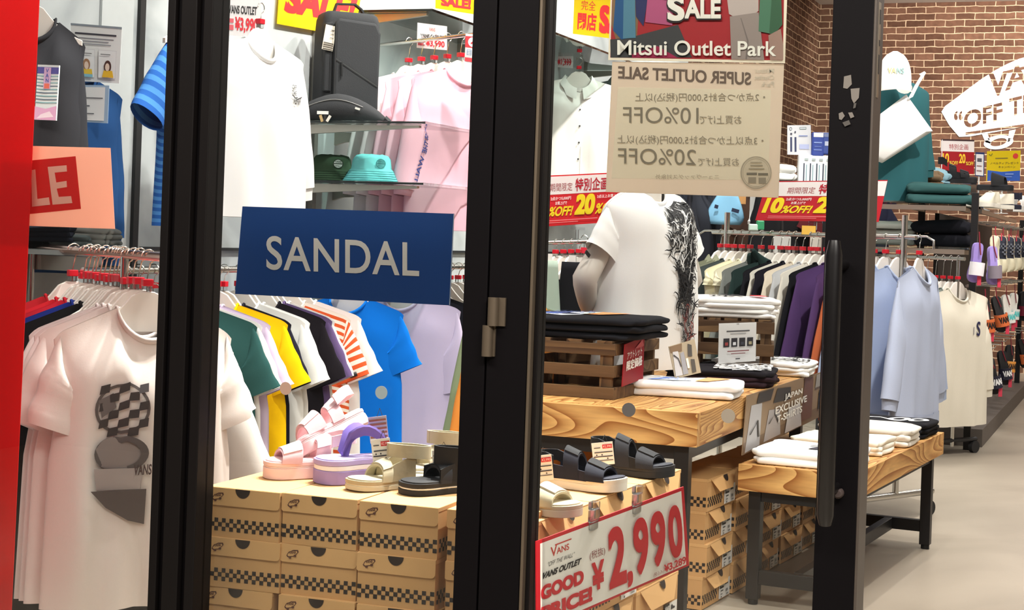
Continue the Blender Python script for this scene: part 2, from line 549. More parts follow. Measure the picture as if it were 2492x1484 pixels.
mb.tube([(hx, 3.402, zb), (hx, 3.398, zb + .02), (hx, 3.396, zt - .03), (hx, 3.398, zt)], [.013, .018, .018, .012], PULL, 14)
mb.tube([(hx, 3.40, zt - .05), (hx + .01, 3.46, zt - .05)], .012, PULL, 10)
mb.tube([(hx, 3.40, zb + .07), (hx + .01, 3.46, zb + .07)], .012, PULL, 10)
mb.build('handle', d, smooth=True)
mb = MB()
k = at_y(2040, 1200, 3.45)
mb.tube([(k.x, 3.462, k.z), (k.x, 3.445, k.z), (k.x, 3.44, k.z)], [.011, .011, .007], plain((70, 60, 58), .35), 14)
mb.build('thumb_turn', d, smooth=True)
mb = MB()
p = at_y(2141, 100, 3.46)
ex = -.5325
mb.box((ex, 3.50, 1.72), (.002, .022, .20), steel((190, 178, 160), .35))
for zz, hh in ((1.79, .03), (1.735, .012), (1.69, .04)):
    mb.box((ex + .001, 3.50, zz), (.0015, .011, hh), plain((25, 22, 20), .5))
mb.build('lock_plate', d)
mb = MB()
def stilemap(a, b, h): return at_y(a, b, 3.4585 - h)
old = (96, 90, 84)
printed(mb, stilemap, [('p', [(2054, 186), (2071, 182), (2073, 205), (2062, 216), (2052, 214)], old), ('p', [(2070, 216), (2092, 214), (2090, 238), (2078, 252), (2072, 240)], old),
                       ('p', [(2041, 276), (2050, 272), (2056, 282), (2048, 292), (2042, 290)], old), ('p', [(2064, 274), (2074, 273), (2079, 284), (2070, 288)], old),
                       ('p', [(2050, 298), (2066, 292), (2070, 302), (2056, 308)], (60, 56, 52)), ('p', [(2078, 252), (2084, 250), (2082, 262), (2076, 264)], (60, 56, 52))])
mb.build('tape_residue', d)

# ------------------------------------------------------------------ things stuck on or hung behind the shop front
YS = 3.525
def px_sheet(name, label, cat, pts, y, col, items, th=.002, group=None, mk=None, pmk=None, tr=None):
    """sheet parallel to the front, outline and print given as measured image points"""
    P = [at_y(u, v, y) for u, v in pts]
    O = sum(P, Vector()) / len(P)
    mb = MB()
    m = col if not isinstance(col, tuple) else (mk or paper)(col)
    n = len(P)
    mb.add([p - O for p in P] + [p - O + Vector((0, th, 0)) for p in P],
           [list(range(n)), [n + i for i in range(n)][::-1]] + [[i, i + n, (i + 1) % n + n, (i + 1) % n] for i in range(n)], m)
    printed(mb, lambda a, b, h: at_y(a, b, y - h) - O, items, .0006, pmk or ink)
    o = mb.build(name, loc=O)
    return tag(o, label, cat, group)
TP = lambda rgb: paper(rgb, .5)
px_sheet('sign_board', 'dark blue SANDAL sign in the middle shop window', 'sign', [(590, 502), (1105, 520), (1095, 743), (572, 715)], YS + .004, (17, 62, 122),
         [('p', [(1103.5, 521), (1105, 521), (1095, 742), (1093, 742)], (150, 160, 170)),
          ('t', 'SANDAL', 648, 656, 1020, 573, (220, 212, 204), {'bold': .012, 'rise': 17, 'sp': 1.06})], mk=lambda c: paper(c, .3), pmk=lambda c: paper(c, .3))
WH = (226, 222, 212)
px_sheet('poster', 'dim sale poster with shopping bags, reading Mitsui Outlet Park', 'poster', [(1488, -60), (1917, -60), (1910, 154), (1480, 146)], YS, (238, 232, 218), [
    ('p', [(1491, -55), (1909, -55), (1905, 147), (1485, 140)], (150, 20, 28)),
    ('p', [(1492, -55), (1560, -55), (1550, 90), (1500, 100), (1488, 60)], (120, 92, 62)),
    ('p', [(1485, 96), (1530, 92), (1650, 60), (1684, 140), (1486, 140)], (52, 52, 54)),
    ('p', [(1538, 132), (1600, 112), (1650, 141), (1538, 140)], (150, 24, 70)),
    ('p', [(1500, -30), (1545, -30), (1547, 90), (1512, 96), (1492, 74)], (16, 72, 120)),
    ('p', [(1518, -30), (1545, -30), (1547, 92), (1516, 94)], (72, 118, 140)),
    ('p', [(1545, -30), (1580, -30), (1566, 64), (1548, 40)], (26, 32, 82)),
    ('p', [(1578, -30), (1640, -30), (1636, 62), (1570, 54)], (164, 72, 112)),
    ('p', [(1766, -30), (1846, -30), (1846, 26), (1826, 44), (1796, 46), (1774, 34)], (176, 162, 156)),
    ('p', [(1776, 40), (1846, 30), (1860, 146), (1780, 144)], (140, 126, 120)),
    ('p', [(1802, 44), (1804, 44), (1822, 100), (1818, 144), (1814, 144), (1818, 100)], (112, 100, 96)),
    ('p', [(1850, -30), (1894, -30), (1900, 50), (1884, 84), (1846, 76)], (66, 110, 84)),
    ('p', [(1880, -30), (1900, -30), (1904, 60), (1884, 84), (1872, 80)], (44, 84, 56)),
    ('p', [(1870, 86), (1900, 70), (1906, 110), (1906, 146), (1874, 146)], (150, 120, 108)),
    ('t', 'S', 1622, 56, 1666, -8, (24, 14, 14), {'bold': .05}), ('t', 'ALE', 1664, 49, 1756, -2, (24, 14, 14), {'bold': .05}),
    ('t', 'S', 1624, 51, 1666, -10, WH, {'bold': .035}), ('t', 'ALE', 1666, 45, 1754, -2, WH, {'bold': .035}), ('t', 'U', 1604, -2, 1638, -40, WH, {'bold': .04}),
    ('t', 'Mitsui Outlet Park', 1502, 134, 1889, 97, WH, {'bold': .018, 'rise': 3})], mk=lambda c: paper(c, .6), pmk=lambda c: paper(c, .12))
GB, GI, LT = (186, 176, 160), (146, 140, 128), (206, 198, 182)
px_sheet('notice_sheet', 'beige sheet on the door glass with mirror-reversed discount text', 'notice', [(1490, 150), (1908, 156), (1894, 481), (1474, 467)], YS + .006, (224, 212, 198), [
    ('p', [(1504, 212), (1876, 219), (1870, 438), (1488, 434)], (236, 232, 216)),
    ('t', 'SUPER OUTLET SALE', 1504, 192, 1828, 160, (150, 130, 116), {'mirror': 1, 'bold': .03, 'rise': 16}),
    ('t', 'SUPER OUTLET SALE', 1504, 192, 1828, 160, (244, 240, 232), {'mirror': 1, 'bold': .0, 'rise': 16}),
    ('t', 'Mitsui', 1838, 178, 1884, 166, (232, 224, 210), {'mirror': 1}), ('t', 'Outlet', 1836, 194, 1884, 183, (232, 224, 210), {'mirror': 1}), ('t', 'Park', 1852, 211, 1884, 199, (232, 224, 210), {'mirror': 1}),
    ('t', '・2点かつ合計5,000円(税込)以上', 1546, 250, 1862, 226, GI, {'mirror': 1, 'bold': 0}),
    ('t', '10%OFF', 1516, 299, 1700, 260, GI, {'mirror': 1, 'bold': .0, 'rise': 2}), ('t', 'お買上げで', 1702, 302, 1804, 281, GI, {'mirror': 1, 'bold': 0}),
    ('t', '・3点以上かつ合計5,000円(税込)以上', 1502, 352, 1858, 328, GI, {'mirror': 1, 'bold': 0, 'rise': 4}),
    ('t', '20%OFF', 1504, 398, 1694, 360, GI, {'mirror': 1, 'bold': .0, 'rise': 4}), ('t', 'お買上げで', 1698, 404, 1798, 384, GI, {'mirror': 1, 'bold': 0}),
    ('t', 'ニューヴァッグス対象外', 1594, 436, 1750, 424, (176, 168, 152), {'mirror': 1, 'bold': 0}),
    ('o', 1840, 420, 38, 40, (222, 214, 198)), ('q', 1840, 420, 38, 40, .08, (190, 182, 168)), ('q', 1840, 420, 33, 35, .04, (190, 182, 168)),
    ('r', 1817, 426, 1842, 420, GI), ('r', 1845, 427, 1869, 421, GI), ('r', 1821, 446, 1840, 431, (172, 164, 150)), ('r', 1846, 447, 1864, 432, (172, 164, 150)),
    ('r', 1826, 404, 1856, 401, (176, 168, 152)), ('r', 1822, 412, 1860, 409, (176, 168, 152)), ('r', 1826, 396, 1854, 394, (176, 168, 152))], mk=lambda c: paper(c, .7), pmk=lambda c: paper(c, .6))
px_sheet('red_banner', 'tall plain red banner along the left edge of the shop window', 'banner', [(-90, -60), (98, -60), (25, 1540), (-90, 1540)], YS, (226, 22, 26), [], mk=lambda c: paper(c, .4))
SR = (196, 40, 38)
PE = (244, 196, 176)
px_sheet('sale_card', 'peach card with slanted red block and the letters LE, behind the red banner', 'sign', [(36, 354), (268, 360), (279, 557), (28, 548)], YS + .03, PE, [
    ('p', [(78, 390), (184, 380), (197, 508), (70, 521)], SR),
    ('p', [(116, 406), (162, 402), (163, 417), (133, 420), (137, 444), (162, 440), (163, 455), (138, 459), (143, 479), (173, 477), (176, 494), (128, 498)], PE),
    ('p', [(76, 414), (86, 412), (91, 484), (119, 480), (122, 498), (78, 503)], PE)], mk=lambda c: paper(c, .55), pmk=lambda c: paper(c, .45))
for i, (u, v, y, lb) in enumerate(((695, 945, 3.494, 'grey round safety sticker on the glass in front of the yellow shirt'), (928, 955, 3.494, 'grey round safety sticker on the glass in front of the bright blue shirt'),
                                   (1530, 997, 3.494, 'dark round safety sticker on the door glass, over the front of the tall table'),
                                   (1772, 1012, 3.494, 'grey round safety sticker on the door glass, over the side of the tall table'))):
    mb = MB()
    p = at_y(u, v, y)
    mb.tube([p - p, Vector((0, .0015, 0))], .0155, ink(((150, 120, 105), (120, 130, 132), (70, 66, 64), (128, 118, 104))[i]), 28)
    tag(mb.build('safety_sticker', loc=p + Vector((0, -.0005, 0))), lb, 'sticker', 'round stickers on the shop front glass')

# ------------------------------------------------------------------ big cut-out logo on the back wall
YL = YB - .012
BRICKINK = lambda c: BRK_B if c == 0 else ink(c)
top = [(2291, 272), (2300, 258), (2330, 236), (2360, 213), (2390, 191), (2420, 172), (2450, 156), (2480, 143), (2520, 132), (2600, 118), (2700, 116)]
bot = [(2700, 290), (2600, 292), (2492, 308), (2460, 314), (2440, 318), (2400, 325), (2360, 332), (2334, 333), (2310, 305)]
px_sheet('wall_decal', 'large white skateboard-shaped wall emblem with cut-out letters on the brick back wall', 'wall decal', top + bot, YL, (238, 236, 234), [
    ('t', 'V', 2406, 236, 2452, 178, 0, {'bold': .03, 'rise': -6}), ('t', 'ANS', 2446, 222, 2600, 168, 0, {'bold': .02, 'rise': -46}),
    ('p', [(2450, 172), (2600, 134), (2600, 141), (2452, 179)], 0),
    ('t', '“', 2322, 292, 2342, 270, 0, {'bold': .02}), ('t', 'OFF', 2346, 314, 2440, 272, 0, {'bold': .025, 'rise': -24}), ('t', 'THE WALL', 2456, 284, 2700, 240, 0, {'bold': .02, 'rise': -60}),
    ('p', [(2350, 322), (2492, 302), (2492, 308), (2350, 328)], 0)], pmk=BRICKINK, mk=ink, th=.008)
for c in ((2430, 346, 'white ring wheel under the board-shaped emblem on the back wall'),):
    P = [at_y(c[0] + rx * math.cos(q * PI / 16), c[1] + ry * math.sin(q * PI / 16) - 4 * math.cos(q * PI / 16), YL) for rx, ry in ((36, 17), (20, 9)) for q in range(32)]
    O = sum(P, Vector()) / len(P)
    mb = MB()
    mb.add([p - O for p in P] + [p - O + Vector((0, .008, 0)) for p in P], [[q, (q + 1) % 32, 32 + (q + 1) % 32, 32 + q] for q in range(32)] + [[64 + q, 64 + (q + 1) % 32, (q + 1) % 32, q] for q in range(32)], ink((238, 236, 234)))
    mb.add([at_y(u, v, YL) - O for u, v in ((2388, 322), (2402, 321), (2412, 350), (2398, 346))] + [at_y(u, v, YL) - O for u, v in ((2456, 318), (2472, 315), (2464, 340), (2452, 346))], [[0, 1, 2, 3], [4, 5, 6, 7]], ink((238, 236, 234)))
    tag(mb.build('decal_wheel', loc=O), c[2], 'wall decal')
# ================================================================== GARMENTS AND HANGERS
def garment(name, label, cat, loc, rz, col, W=.54, L=.72, D=.07, sl=.24, a0=.105, a1=.085, drop=62, nw=.085, nd=.085, slope=.055, fold=1.0,
            seed=0, collar='band', prints=None, group=None, sprint=None, stripes=None, cuff=None, tag_sleeve=False, flare=1.06, bend=0, sides=(-1, 1), hemband=0, mat=None, Dtop=None):
    """a top on a hanger or a torso: body tube open at hem and neck, sleeves, neckband"""
    r = random.Random(seed * 7919 + 13)
    fm = mat or fabric(col)
    root = thing(name, label, cat, loc, rz, group)
    ph = [r.uniform(0, 6.28) for _ in range(8)]
    amp = min(.012, D * .16) * fold
    def ztop(x, front):
        ax = abs(x)
        if ax < nw: return -(nd if front else .018) * math.sqrt(max(0, 1 - (ax / nw) ** 2))
        return -(ax - nw) / (W / 2 - nw) * slope - .5 * slope * max(0, (ax - W * .44) / (W * .06)) ** 2 * .35
    def pt(c, front, t, extra=0):
        x0 = c * W / 2
        z0 = ztop(x0, front)
        z = z0 + t * (-L - z0)
        wp = 1 - .05 * math.sin(min(t * 2.2, 1) * PI) + (flare - 1) * max(0, t - .3) / .7
        s = math.sqrt(max(0, 1 - c * c))
        grow = min(1, t / .22)
        grow = math.sqrt(grow * (2 - grow)) if D > .1 else grow * grow * (3 - 2 * grow)
        d0 = (.042 * math.sqrt(max(0, 1 - (x0 / nw) ** 2)) if abs(x0) < nw else 0) + (.0012 if D > .1 else .008) * s
        d = d0 * (1 - grow) + D * s * grow
        x = x0 * wp
        f = amp * (min(1, t * 1.6) ** 1.3) * s
        q = f * (math.sin(x * 26 + ph[0] + z * 2.2) + .7 * math.sin(x * 47 + ph[1] - z * 3.1) + .5 * math.sin(x * 13 + z * 9 + ph[2])) * (1 if front else .8)
        y = d + q * .8 + extra
        return Vector((x, -y if front else y, z))
    n, nt = 56, 22
    mb = MB()
    secs = []
    sm = []
    for i in range(nt + 1):
        t = i / nt
        t = t ** 1.15
        row = []
        for j in range(n):
            q = 2 * PI * j / n
            c = math.cos(q)
            front = math.sin(q) < 0
            row.append(pt(c, front, t))
        secs.append(row)
        sm.append(t)
    mats = None
    if stripes:
        mats = []
        for i in range(nt):
            mats.append(fm if (i % 2 == 0) else fabric(stripes))
    if stripes:
        # finer rows so the stripes run evenly
        nt2 = 52
        secs = [[pt(math.cos(2 * PI * j / n), math.sin(2 * PI * j / n) < 0, i / nt2) for j in range(n)] for i in range(nt2 + 1)]
        mats = [fm if i % 2 == 0 else fabric(stripes) for i in range(nt2)]
    mb.loft(secs, fm, cap0=False, cap1=False, mats=mats)
    if hemband:
        hb = fabric(tuple(int(c * .96) for c in col))
        mb.loft([[pt(math.cos(2 * PI * j / n), math.sin(2 * PI * j / n) < 0, t, .003) for j in range(n)] for t in (1 - hemband, 1 - hemband * .5, 1.0)], hb, False, False)
    if prints:
        def fmap(a, b, h):                                       # a, b in metres across and below the neck
            x, z = a, b
            c = max(-.98, min(.98, x / (W / 2)))
            z0 = ztop(x, True)
            t = max(.01, min(1, (z - z0) / (-L - z0)))
            wp = 1 - .05 * math.sin(min(t * 2.2, 1) * PI) + (flare - 1) * max(0, t - .3) / .7
            c = max(-.98, min(.98, x / (W / 2 * wp)))
            return pt(c, True, t, .004 + h)
        printed(mb, fmap, prints, .0005)
    bo = mb.build('body', root, smooth=2)
    # sleeves
    for sg in sides:
        mb = MB()
        dr = R(drop)
        m = 14
        tip = Vector((sg * W / 2 * .985, 0, -slope * .98))
        secs = []
        T = Vector(tip)
        for k in range(m + 1):
            t = k / m
            ang = dr + R(bend) * t
            dirv = Vector((sg * math.cos(ang), 0, -math.sin(ang)))
            perp = Vector((sg * math.sin(ang), 0, math.cos(ang)))
            if k: T = T + dirv * (sl / m)
            u_ = min(1, t * 1.6)
            perp = (Vector((sg * .12, 0, 1)) * (1 - u_) + perp * u_).normalized()
            aa = a0 + (a1 - a0) * t
            bb = min(.045, aa * .62, max(.016, D * .62)) * (.30 + .70 * min(1, t * 3))
            ctr = T - perp * aa - Vector((sg * .012 * (1 - t), 0, 0))
            row = []
            for j in range(20):
                q = 2 * PI * j / 20
                wob = 1 + .035 * fold * math.sin(q * 3 + ph[3] + t * 5) * t + .03 * fold * math.sin(t * 17 + ph[4] + q) * t
                row.append(ctr + perp * (aa * math.cos(q) * wob) + Vector((0, bb * math.sin(q) * wob, 0)))
            secs.append(row)
        smats = [fm if i % 2 == 0 else fabric(stripes) for i in range(m)] if stripes else None
        mb.loft(secs, fm, cap0=False, cap1=False, mats=smats)
        if cuff:
            e = secs[-1]
            ce = sum(e, Vector()) / len(e)
            mb.loft([[ce + (p - ce) * .86 for p in e], [ce + (p - ce) * .8 + dirv * .03 for p in e], [ce + (p - ce) * .78 + dirv * cuff for p in e]], fabric(tuple(int(c * .97) for c in col)), False, False)
        if sprint and sg in sprint:
            def smap(a, b, h):                                   # a along the sleeve 0..1, b across -1..1
                k = max(0, min(m - 1, int(a * m)))
                tt = a * m - k
                q = -PI / 2 + b * 1.1
                jj = (q % (2 * PI)) / (2 * PI) * 20
                j0 = int(jj) % 20
                w_ = jj - int(jj)
                def at_(kk): return secs[kk][j0].lerp(secs[kk][(j0 + 1) % 20], w_)
                p = at_(k).lerp(at_(k + 1), tt)
                return p + Vector((0, -.004 - h, 0))
            printed(mb, smap, sprint[sg], .0004)
        if tag_sleeve:
            e = secs[-2]
            p = e[15].lerp(e[17], .6)
            mb.box(p + Vector((0, -.004, 0)), (.03, .004, .016), ink((30, 30, 32)), M=Matrix.Rotation(-sg * (PI / 2 - dr), 3, 'Y'))
        mb.build('sleeve', root, smooth=2)
    # neck
    mb = MB()
    ncol = fabric(tuple(int(c * .95) for c in col))
    ring = []
    for k in range(32):
        q = 2 * PI * k / 32
        x = nw * math.cos(q) * .999
        fr = math.sin(q) < 0
        s = abs(math.sin(q))
        ring.append(Vector((x, (-1 if fr else 1) * (.05 * s), ztop(x, fr) + .004)))
    if collar == 'band':
        mb.tube(ring + ring[:2], [.0088 * (.4 + .6 * abs(math.sin(2 * PI * k / 32))) for k in range(34)], ncol, 8, False, 1.3)
        mb.build('neckband', root, smooth=2)
    elif collar == 'shirt':
        pts_in = [p + Vector((0, 0, .022)) for p in ring]
        pts_out = [Vector((p.x * 1.42, p.y * 1.5 - .004, p.z - (.05 if p.y < -.03 else .022))) for p in ring]
        mb.loft([ring[:], pts_in], ncol, False, False)
        keep = [k for k in range(33) if not (k % 32 in (23, 24, 25))]
        a = [25 + k for k in range(31)]
        vs = [pts_in[k % 32] for k in a] + [pts_out[k % 32] for k in a]
        mb.add(vs, [[i, i + 1, 31 + i + 1, 31 + i] for i in range(30)], ncol)
        mb.build('collar', root, smooth=2)
        mb = MB()
        for k in range(6):
            p = pt(0.0, True, .16 + k * .15, .006)
            mb.tube([p, p + Vector((0, -.003, 0))], .006, ink((60, 58, 58)), 10)
        mb.add([pt(.05, True, t, .005) for t in (.12, .97)] + [pt(.035, True, t, .005) for t in (.97, .12)], [[0, 1, 2, 3]], ink(tuple(int(c * .82) for c in col)))
        mb.build('button', root)
    elif collar == 'hood':
        secs = []
        for i in range(7):
            t = i / 6
            secs.append([Vector((p.x * (1.25 + .25 * math.sin(t * PI)), p.y * (1.1 + .5 * math.sin(t * PI)) + .05 * t, p.z + .09 * math.sin(t * PI * .9) - .10 * t * (1 if p.y > 0 else .2))) for p in ring])
        mb.loft(secs, fm, False, False)
        mb.build('hood', root, smooth=2)
    return root
# one hanger of each look: plastic body, wire hook, red size clip
HG = {}
def hanger(label, loc, rz, hook=.12, hs=1.0, group='white plastic clothes hangers'):
    key = round(hook, 3)
    if key not in HG:
        r = thing('clothes_hanger', label, 'hanger', loc, rz, group)
        mb = MB()
        up = [(-.17, -.056), (-.14, -.043), (-.10, -.020), (-.07, .010), (-.045, .040), (-.02, .052)]
        out = up + [(-x, z) for x, z in up[::-1]]
        low = [(.17, -.074), (.14, -.066), (.09, -.062), (-.09, -.062), (-.14, -.066), (-.17, -.074)]
        mb.prism(out + low, -.006, .006, plain((236, 230, 222), .35, 0, .02))
        mb.build('shoulder_plate', r, bevel=.002)
        mb = MB()
        z0 = .05
        rr = .02
        pts = [(0, 0, z0), (0, 0, z0 + (hook - z0) * .5)] + [(rr * .9 * math.sin(q * .5) * 1, 0, hook - .012 + 0) for q in ()]
        for k in range(11):
            q = R(-55 + k * 25)
            pts.append((rr * math.cos(PI + q + .0) * -1 if False else -rr * math.cos(q + PI), 0, hook + rr * math.sin(q)))
        pts = [(0, 0, z0), (0, 0, z0 + (hook - z0) * .4)] + [(.001 + rr * math.cos(R(-70 + 25 * k)), 0, hook + rr * math.sin(R(-70 + 25 * k))) for k in range(11)]
        mb.tube(pts, .0022, steel(), 6)
        mb.build('hook', r, smooth=True)
        mb = MB()
        mb.box((0, 0, z0 + .028), (.030, .024, .020), plain((206, 22, 42), .35))
        mb.box((0, 0, z0 + .011), (.026, .018, .016), CLEAR())
        mb.build('size_clip', r, bevel=.002)
        HG[key] = r
        return r
    return dup(HG[key], loc, rz, label, group)
def hang(desc, u, v, Z, a, hook=.12, hg=True, nm='t_shirt', cat='t-shirt', **k):
    """garment whose neck sits at the measured point, turned a degrees from facing the shop front view; with its hanger"""
    p = at(u, v, Z)
    rz = TH + R(a)
    g = garment(nm, desc, cat, p, rz, **k)
    if hg: hanger('white plastic hanger holding the ' + desc if len(desc.split()) < 11 else 'white hanger with the ' + ' '.join(desc.split()[:11]), p + Vector((0, 0, -.008)), rz, hook)
    return g
def rail(name, label, p0, p1, r=.0125, m=None, ends=None, extra=None):
    root = thing(name, label, 'clothes rail', (p0[0], p0[1], 0))
    O = Vector((p0[0], p0[1], 0))
    mb = MB()
    mb.tube([Vector(p0) - O, Vector(p1) - O], r, m or steel(), 14)
    mb.build('rail_tube', root, smooth=True)
    return root, O
# ================================================================== CLOTHES ON RAILS
def hang_p(desc, p, rz, hook=.12, hg=True, nm='t_shirt', cat='t-shirt', hl=None, **k):
    g = garment(nm, desc, cat, p, rz, **k)
    if hg: hanger(hl or ('white plastic hanger carrying the ' + ' '.join(desc.split()[:11])), p + Vector((0, 0, -.006)), rz, hook)
    return g
def nrm(rz): return Vector((math.sin(rz), -math.cos(rz), 0))
SW = dict(sl=.50, drop=77, a0=.10, a1=.062, cuff=.05, W=.56, L=.68, D=.09, bend=6)
# --- rail behind the left window
LT_ = 'tees behind the left window'
rz1 = TH + R(33)
f0 = at(356, 748, 4.66)
n1 = nrm(rz1)
GRY = (120, 112, 110)
MUSH = [('q', -.085, -.275, .075, .07, .12, (96, 88, 86)), ('p', [(-.15, -.25), (-.11, -.23), (-.10, -.27), (-.14, -.30)], (112, 105, 104))]
for i in range(5):
    for j in range(6):
        if (i + j) % 2 == 0:
            x, z = -.145 + i * .026, -.21 - j * .024
            MUSH.append(('p', [(x, z), (x + .026, z + .006), (x + .024, z - .018), (x - .004, z - .024)], (66, 60, 60)))
MUSH += [('o', -.085, -.40, .075, .05, (150, 142, 140)), ('q', -.085, -.40, .075, .05, .3, (96, 90, 90)), ('p', [(-.16, -.44), (-.02, -.44), (-.03, -.50), (-.15, -.50)], (176, 168, 166)),
         ('p', [(-.17, -.50), (-.01, -.50), (-.01, -.60), (-.06, -.585), (-.12, -.55)], (92, 84, 84)), ('t', 'VANS', -.05, -.46, .0, -.43, (84, 66, 66))]
rack1 = [(0, (236, 226, 220), 'white tee with grey chequered print, front of the rail in the left window', MUSH, True), (.07, (238, 228, 224), 'plain white tee directly behind the chequered print tee', None, True),
         (.12, (240, 228, 226), 'second plain white tee behind the chequered print tee', None, True), (.17, (236, 226, 224), 'last white tee on the left window rail, next to the black one', None, True),
         (.32, (24, 23, 26), 'black tee between the white tees and the royal blue tee', None, True), (.40, (34, 52, 140), 'royal blue tee on the left window rail', None, True),
         (.47, (196, 34, 52), 'crimson tee beside the royal blue tee', None, True), (.55, (206, 36, 48), 'red tee second behind the royal blue tee', None, True), (.66, (180, 30, 40), 'red tee at the far left by the red banner', None, True)]
for i, (dd, col, ds, pr, hg) in enumerate(rack1):
    hang_p(ds, f0 - n1 * dd + Vector((0, 0, rnd.uniform(-.004, .004))), rz1 + R(rnd.uniform(-2, 2)), .152, col=col, prints=pr, seed=i + 1, W=.52 if i == 0 else .56, L=.83 if i < 4 else .98, sl=.25, drop=71 if i == 0 else 66, a0=.12, a1=.105, D=.085 if i == 0 else .03, nd=.095, slope=.075, group=LT_, fold=1.9 if i == 0 else 1.1)
hz = f0.z + .146
for k, dd in enumerate((.205, .225, .25, .28, .36, .44, .51)):
    hanger('bare white hanger, ' + ORD[k] + ' from the right between the tees in the left window', f0 - n1 * dd + Vector((0, 0, -.004)), rz1, .152)
a, b = f0 + n1 * .16, f0 - n1 * 1.1
rt, O = rail('clothes_rail', 'pinkish steel clothes rail behind the left shop window', (a.x, a.y, hz), (b.x, b.y, hz), .0135, steel((226, 186, 170), .2))
for q in (f0 - n1 * .19, b):
    mb = MB()
    mb.tube([Vector((q.x, q.y, 0)) - O, Vector((q.x, q.y, hz)) - O], .012, steel(), 12)
    mb.box(Vector((q.x, q.y, .02)) - O, (.04, .5, .03), plain((30, 30, 32)), rz=rz1)
    mb.build('upright', rt, smooth=True)
# --- lower rail along the side wall, seen through the middle window
MT_ = 'tops on the lower side wall rail'
XR, tipx = -3.14, -2.87
STR = (226, 96, 52)
rack2 = [(612, (44, 84, 82), 'dark teal green tee at the left of the middle window', {}), (627, (244, 242, 240), 'white tee squeezed between the teal and the lavender tees', {}),
         (640, (204, 188, 212), 'pale lavender tee next to the teal tee', {}), (652, (208, 192, 216), 'second pale lavender tee, beside the yellow tee', {}), (684, (246, 200, 6), 'bright yellow tee in the middle window', {}),
         (700, (30, 30, 44), 'navy tee just behind the yellow tee', {}), (736, (240, 240, 236), 'white tee with black sleeve tab right of the navy tee', {'tag_sleeve': True}), (748, (244, 244, 242), 'second white tee, beside the black tee', {'tag_sleeve': True}),
         (784, (28, 24, 30), 'black tee left of the orange striped tee', {}), (794, (108, 88, 134), 'purple tee hidden behind the black tee', {'tag_sleeve': True}), (808, (246, 244, 240), 'white tee between the black and the striped tees', {}),
         (842, (248, 240, 230), 'white and orange striped tee', {'stripes': STR, 'tag_sleeve': True}), (868, (248, 248, 248), 'white tee between the striped and the bright blue tees', {'tag_sleeve': True}),
         (990, (10, 120, 226), 'bright blue tee with a small white cloud mark', {'W': .5, 'prints': [('o', -.125, -.16, .022, .018, (246, 246, 246)), ('o', -.14, -.165, .02, .014, (246, 246, 246)), ('r', -.13, -.16, -.122, -.15, (30, 30, 30))]}),
         (1112, (208, 194, 220), 'light lilac long-sleeved top right of the bright blue tee', {'sl': .36, 'drop': 76, 'L': .74}), (1138, (26, 26, 34), 'black tee beyond the lilac top', {}), (1158, (24, 24, 30), 'black tee last in view on the lower side wall rail', {})]
ys = []
for i, (u, col, ds, ex) in enumerate(rack2):
    v = 770 - i * 2
    q = at_x(u, v, tipx)
    p = Vector((XR, q.y, 1.02))
    ys.append(q.y)
    k = dict(W=.56, L=.71, sl=.23, drop=66, a0=.105, a1=.095, D=.032, nd=.075)
    k.update(ex)
    hang_p(ds, p, R(rnd.uniform(-4, 6)) + R(4), .13, col=col, seed=20 + i, group=MT_, fold=1.2, **k)
rt, O = rail('clothes_rail', 'steel rail low along the side wall carrying the coloured tees', (XR, min(ys) - .6, 1.145), (XR, max(ys) + 1.2, 1.145))
for y in (min(ys) - .3, max(ys) + .9):
    mb = MB()
    mb.tube([Vector((XL + .01, y, 1.145)) - O, Vector((XR, y, 1.145)) - O], .012, steel(), 10)
    mb.build('bracket', rt, smooth=True)
for k, (dy, uu) in enumerate(((-.12, 0), (-.2, 0), (-.29, 0), (-.37, 0))):
    hanger('bare white hanger, ' + ORD[k] + ' left of the teal tee on the side wall rail', Vector((XR, ys[0] + dy, 1.016)), R(3), .13)
for k in range(5):
    hanger('bare white hanger, ' + ORD[k] + ' beyond the black tees on the side wall rail', Vector((XR, ys[-1] + .12 + .1 * k, 1.016)), R(3), .13)
hang_p('white long-sleeved top at the left edge of the middle window', at(372, 800, 5.25), TH + R(-8), .13, col=(236, 230, 224), seed=51, W=.54, L=.74, sl=.40, drop=71, a0=.10, a1=.075, nm='long_sleeve_shirt', cat='long-sleeved top', bend=-6)
hang_p('sage green long-sleeved top beside the door frame', at(1268, 742, 6.5), TH + R(38), .13, col=(134, 150, 118), seed=52, nm='long_sleeve_shirt', cat='long-sleeved top', **{**SW, 'L': .7})
hang_p('orange long-sleeved top behind the sage green one by the door frame', at(1286, 752, 6.3), TH + R(38), .13, col=(216, 136, 60), seed=53, nm='long_sleeve_shirt', cat='long-sleeved top', **{**SW, 'L': .7})
# --- upper displays on the side wall
p = at(632, 98, 6.3)
VN = [('t', 'OFF\nTHE', .10, -.20, .135, -.16, (40, 40, 40), {'bold': .01}), ('t', 'VENIR', .11, -.235, .18, -.205, (40, 40, 40), {'bold': .01, 'shear': .2}), ('l', [(.10, -.20), (.14, -.215), (.19, -.20)], .002, (40, 40, 40))]
hang_p('white sweatshirt with a small black chest print, hung high in the middle window', p, TH + R(60), .13, col=(246, 246, 246), seed=61, prints=VN, nm='sweatshirt', cat='sweatshirt', **SW)
P_ = 'pink long-sleeved tees on one arm'
rzp = TH + R(40)
pf = at(1120, 172, 7.5)
np_ = nrm(rzp)
OTW = {-1: [('t', '"OFF THE WALL"', .25, -.60, .97, -.18, (40, 84, 176), {'bold': .02})]}
OTC = {-1: [('t', '"OFF THE WALL"', .25, -.60, .97, -.18, (48, 60, 130), {'bold': .02})]}
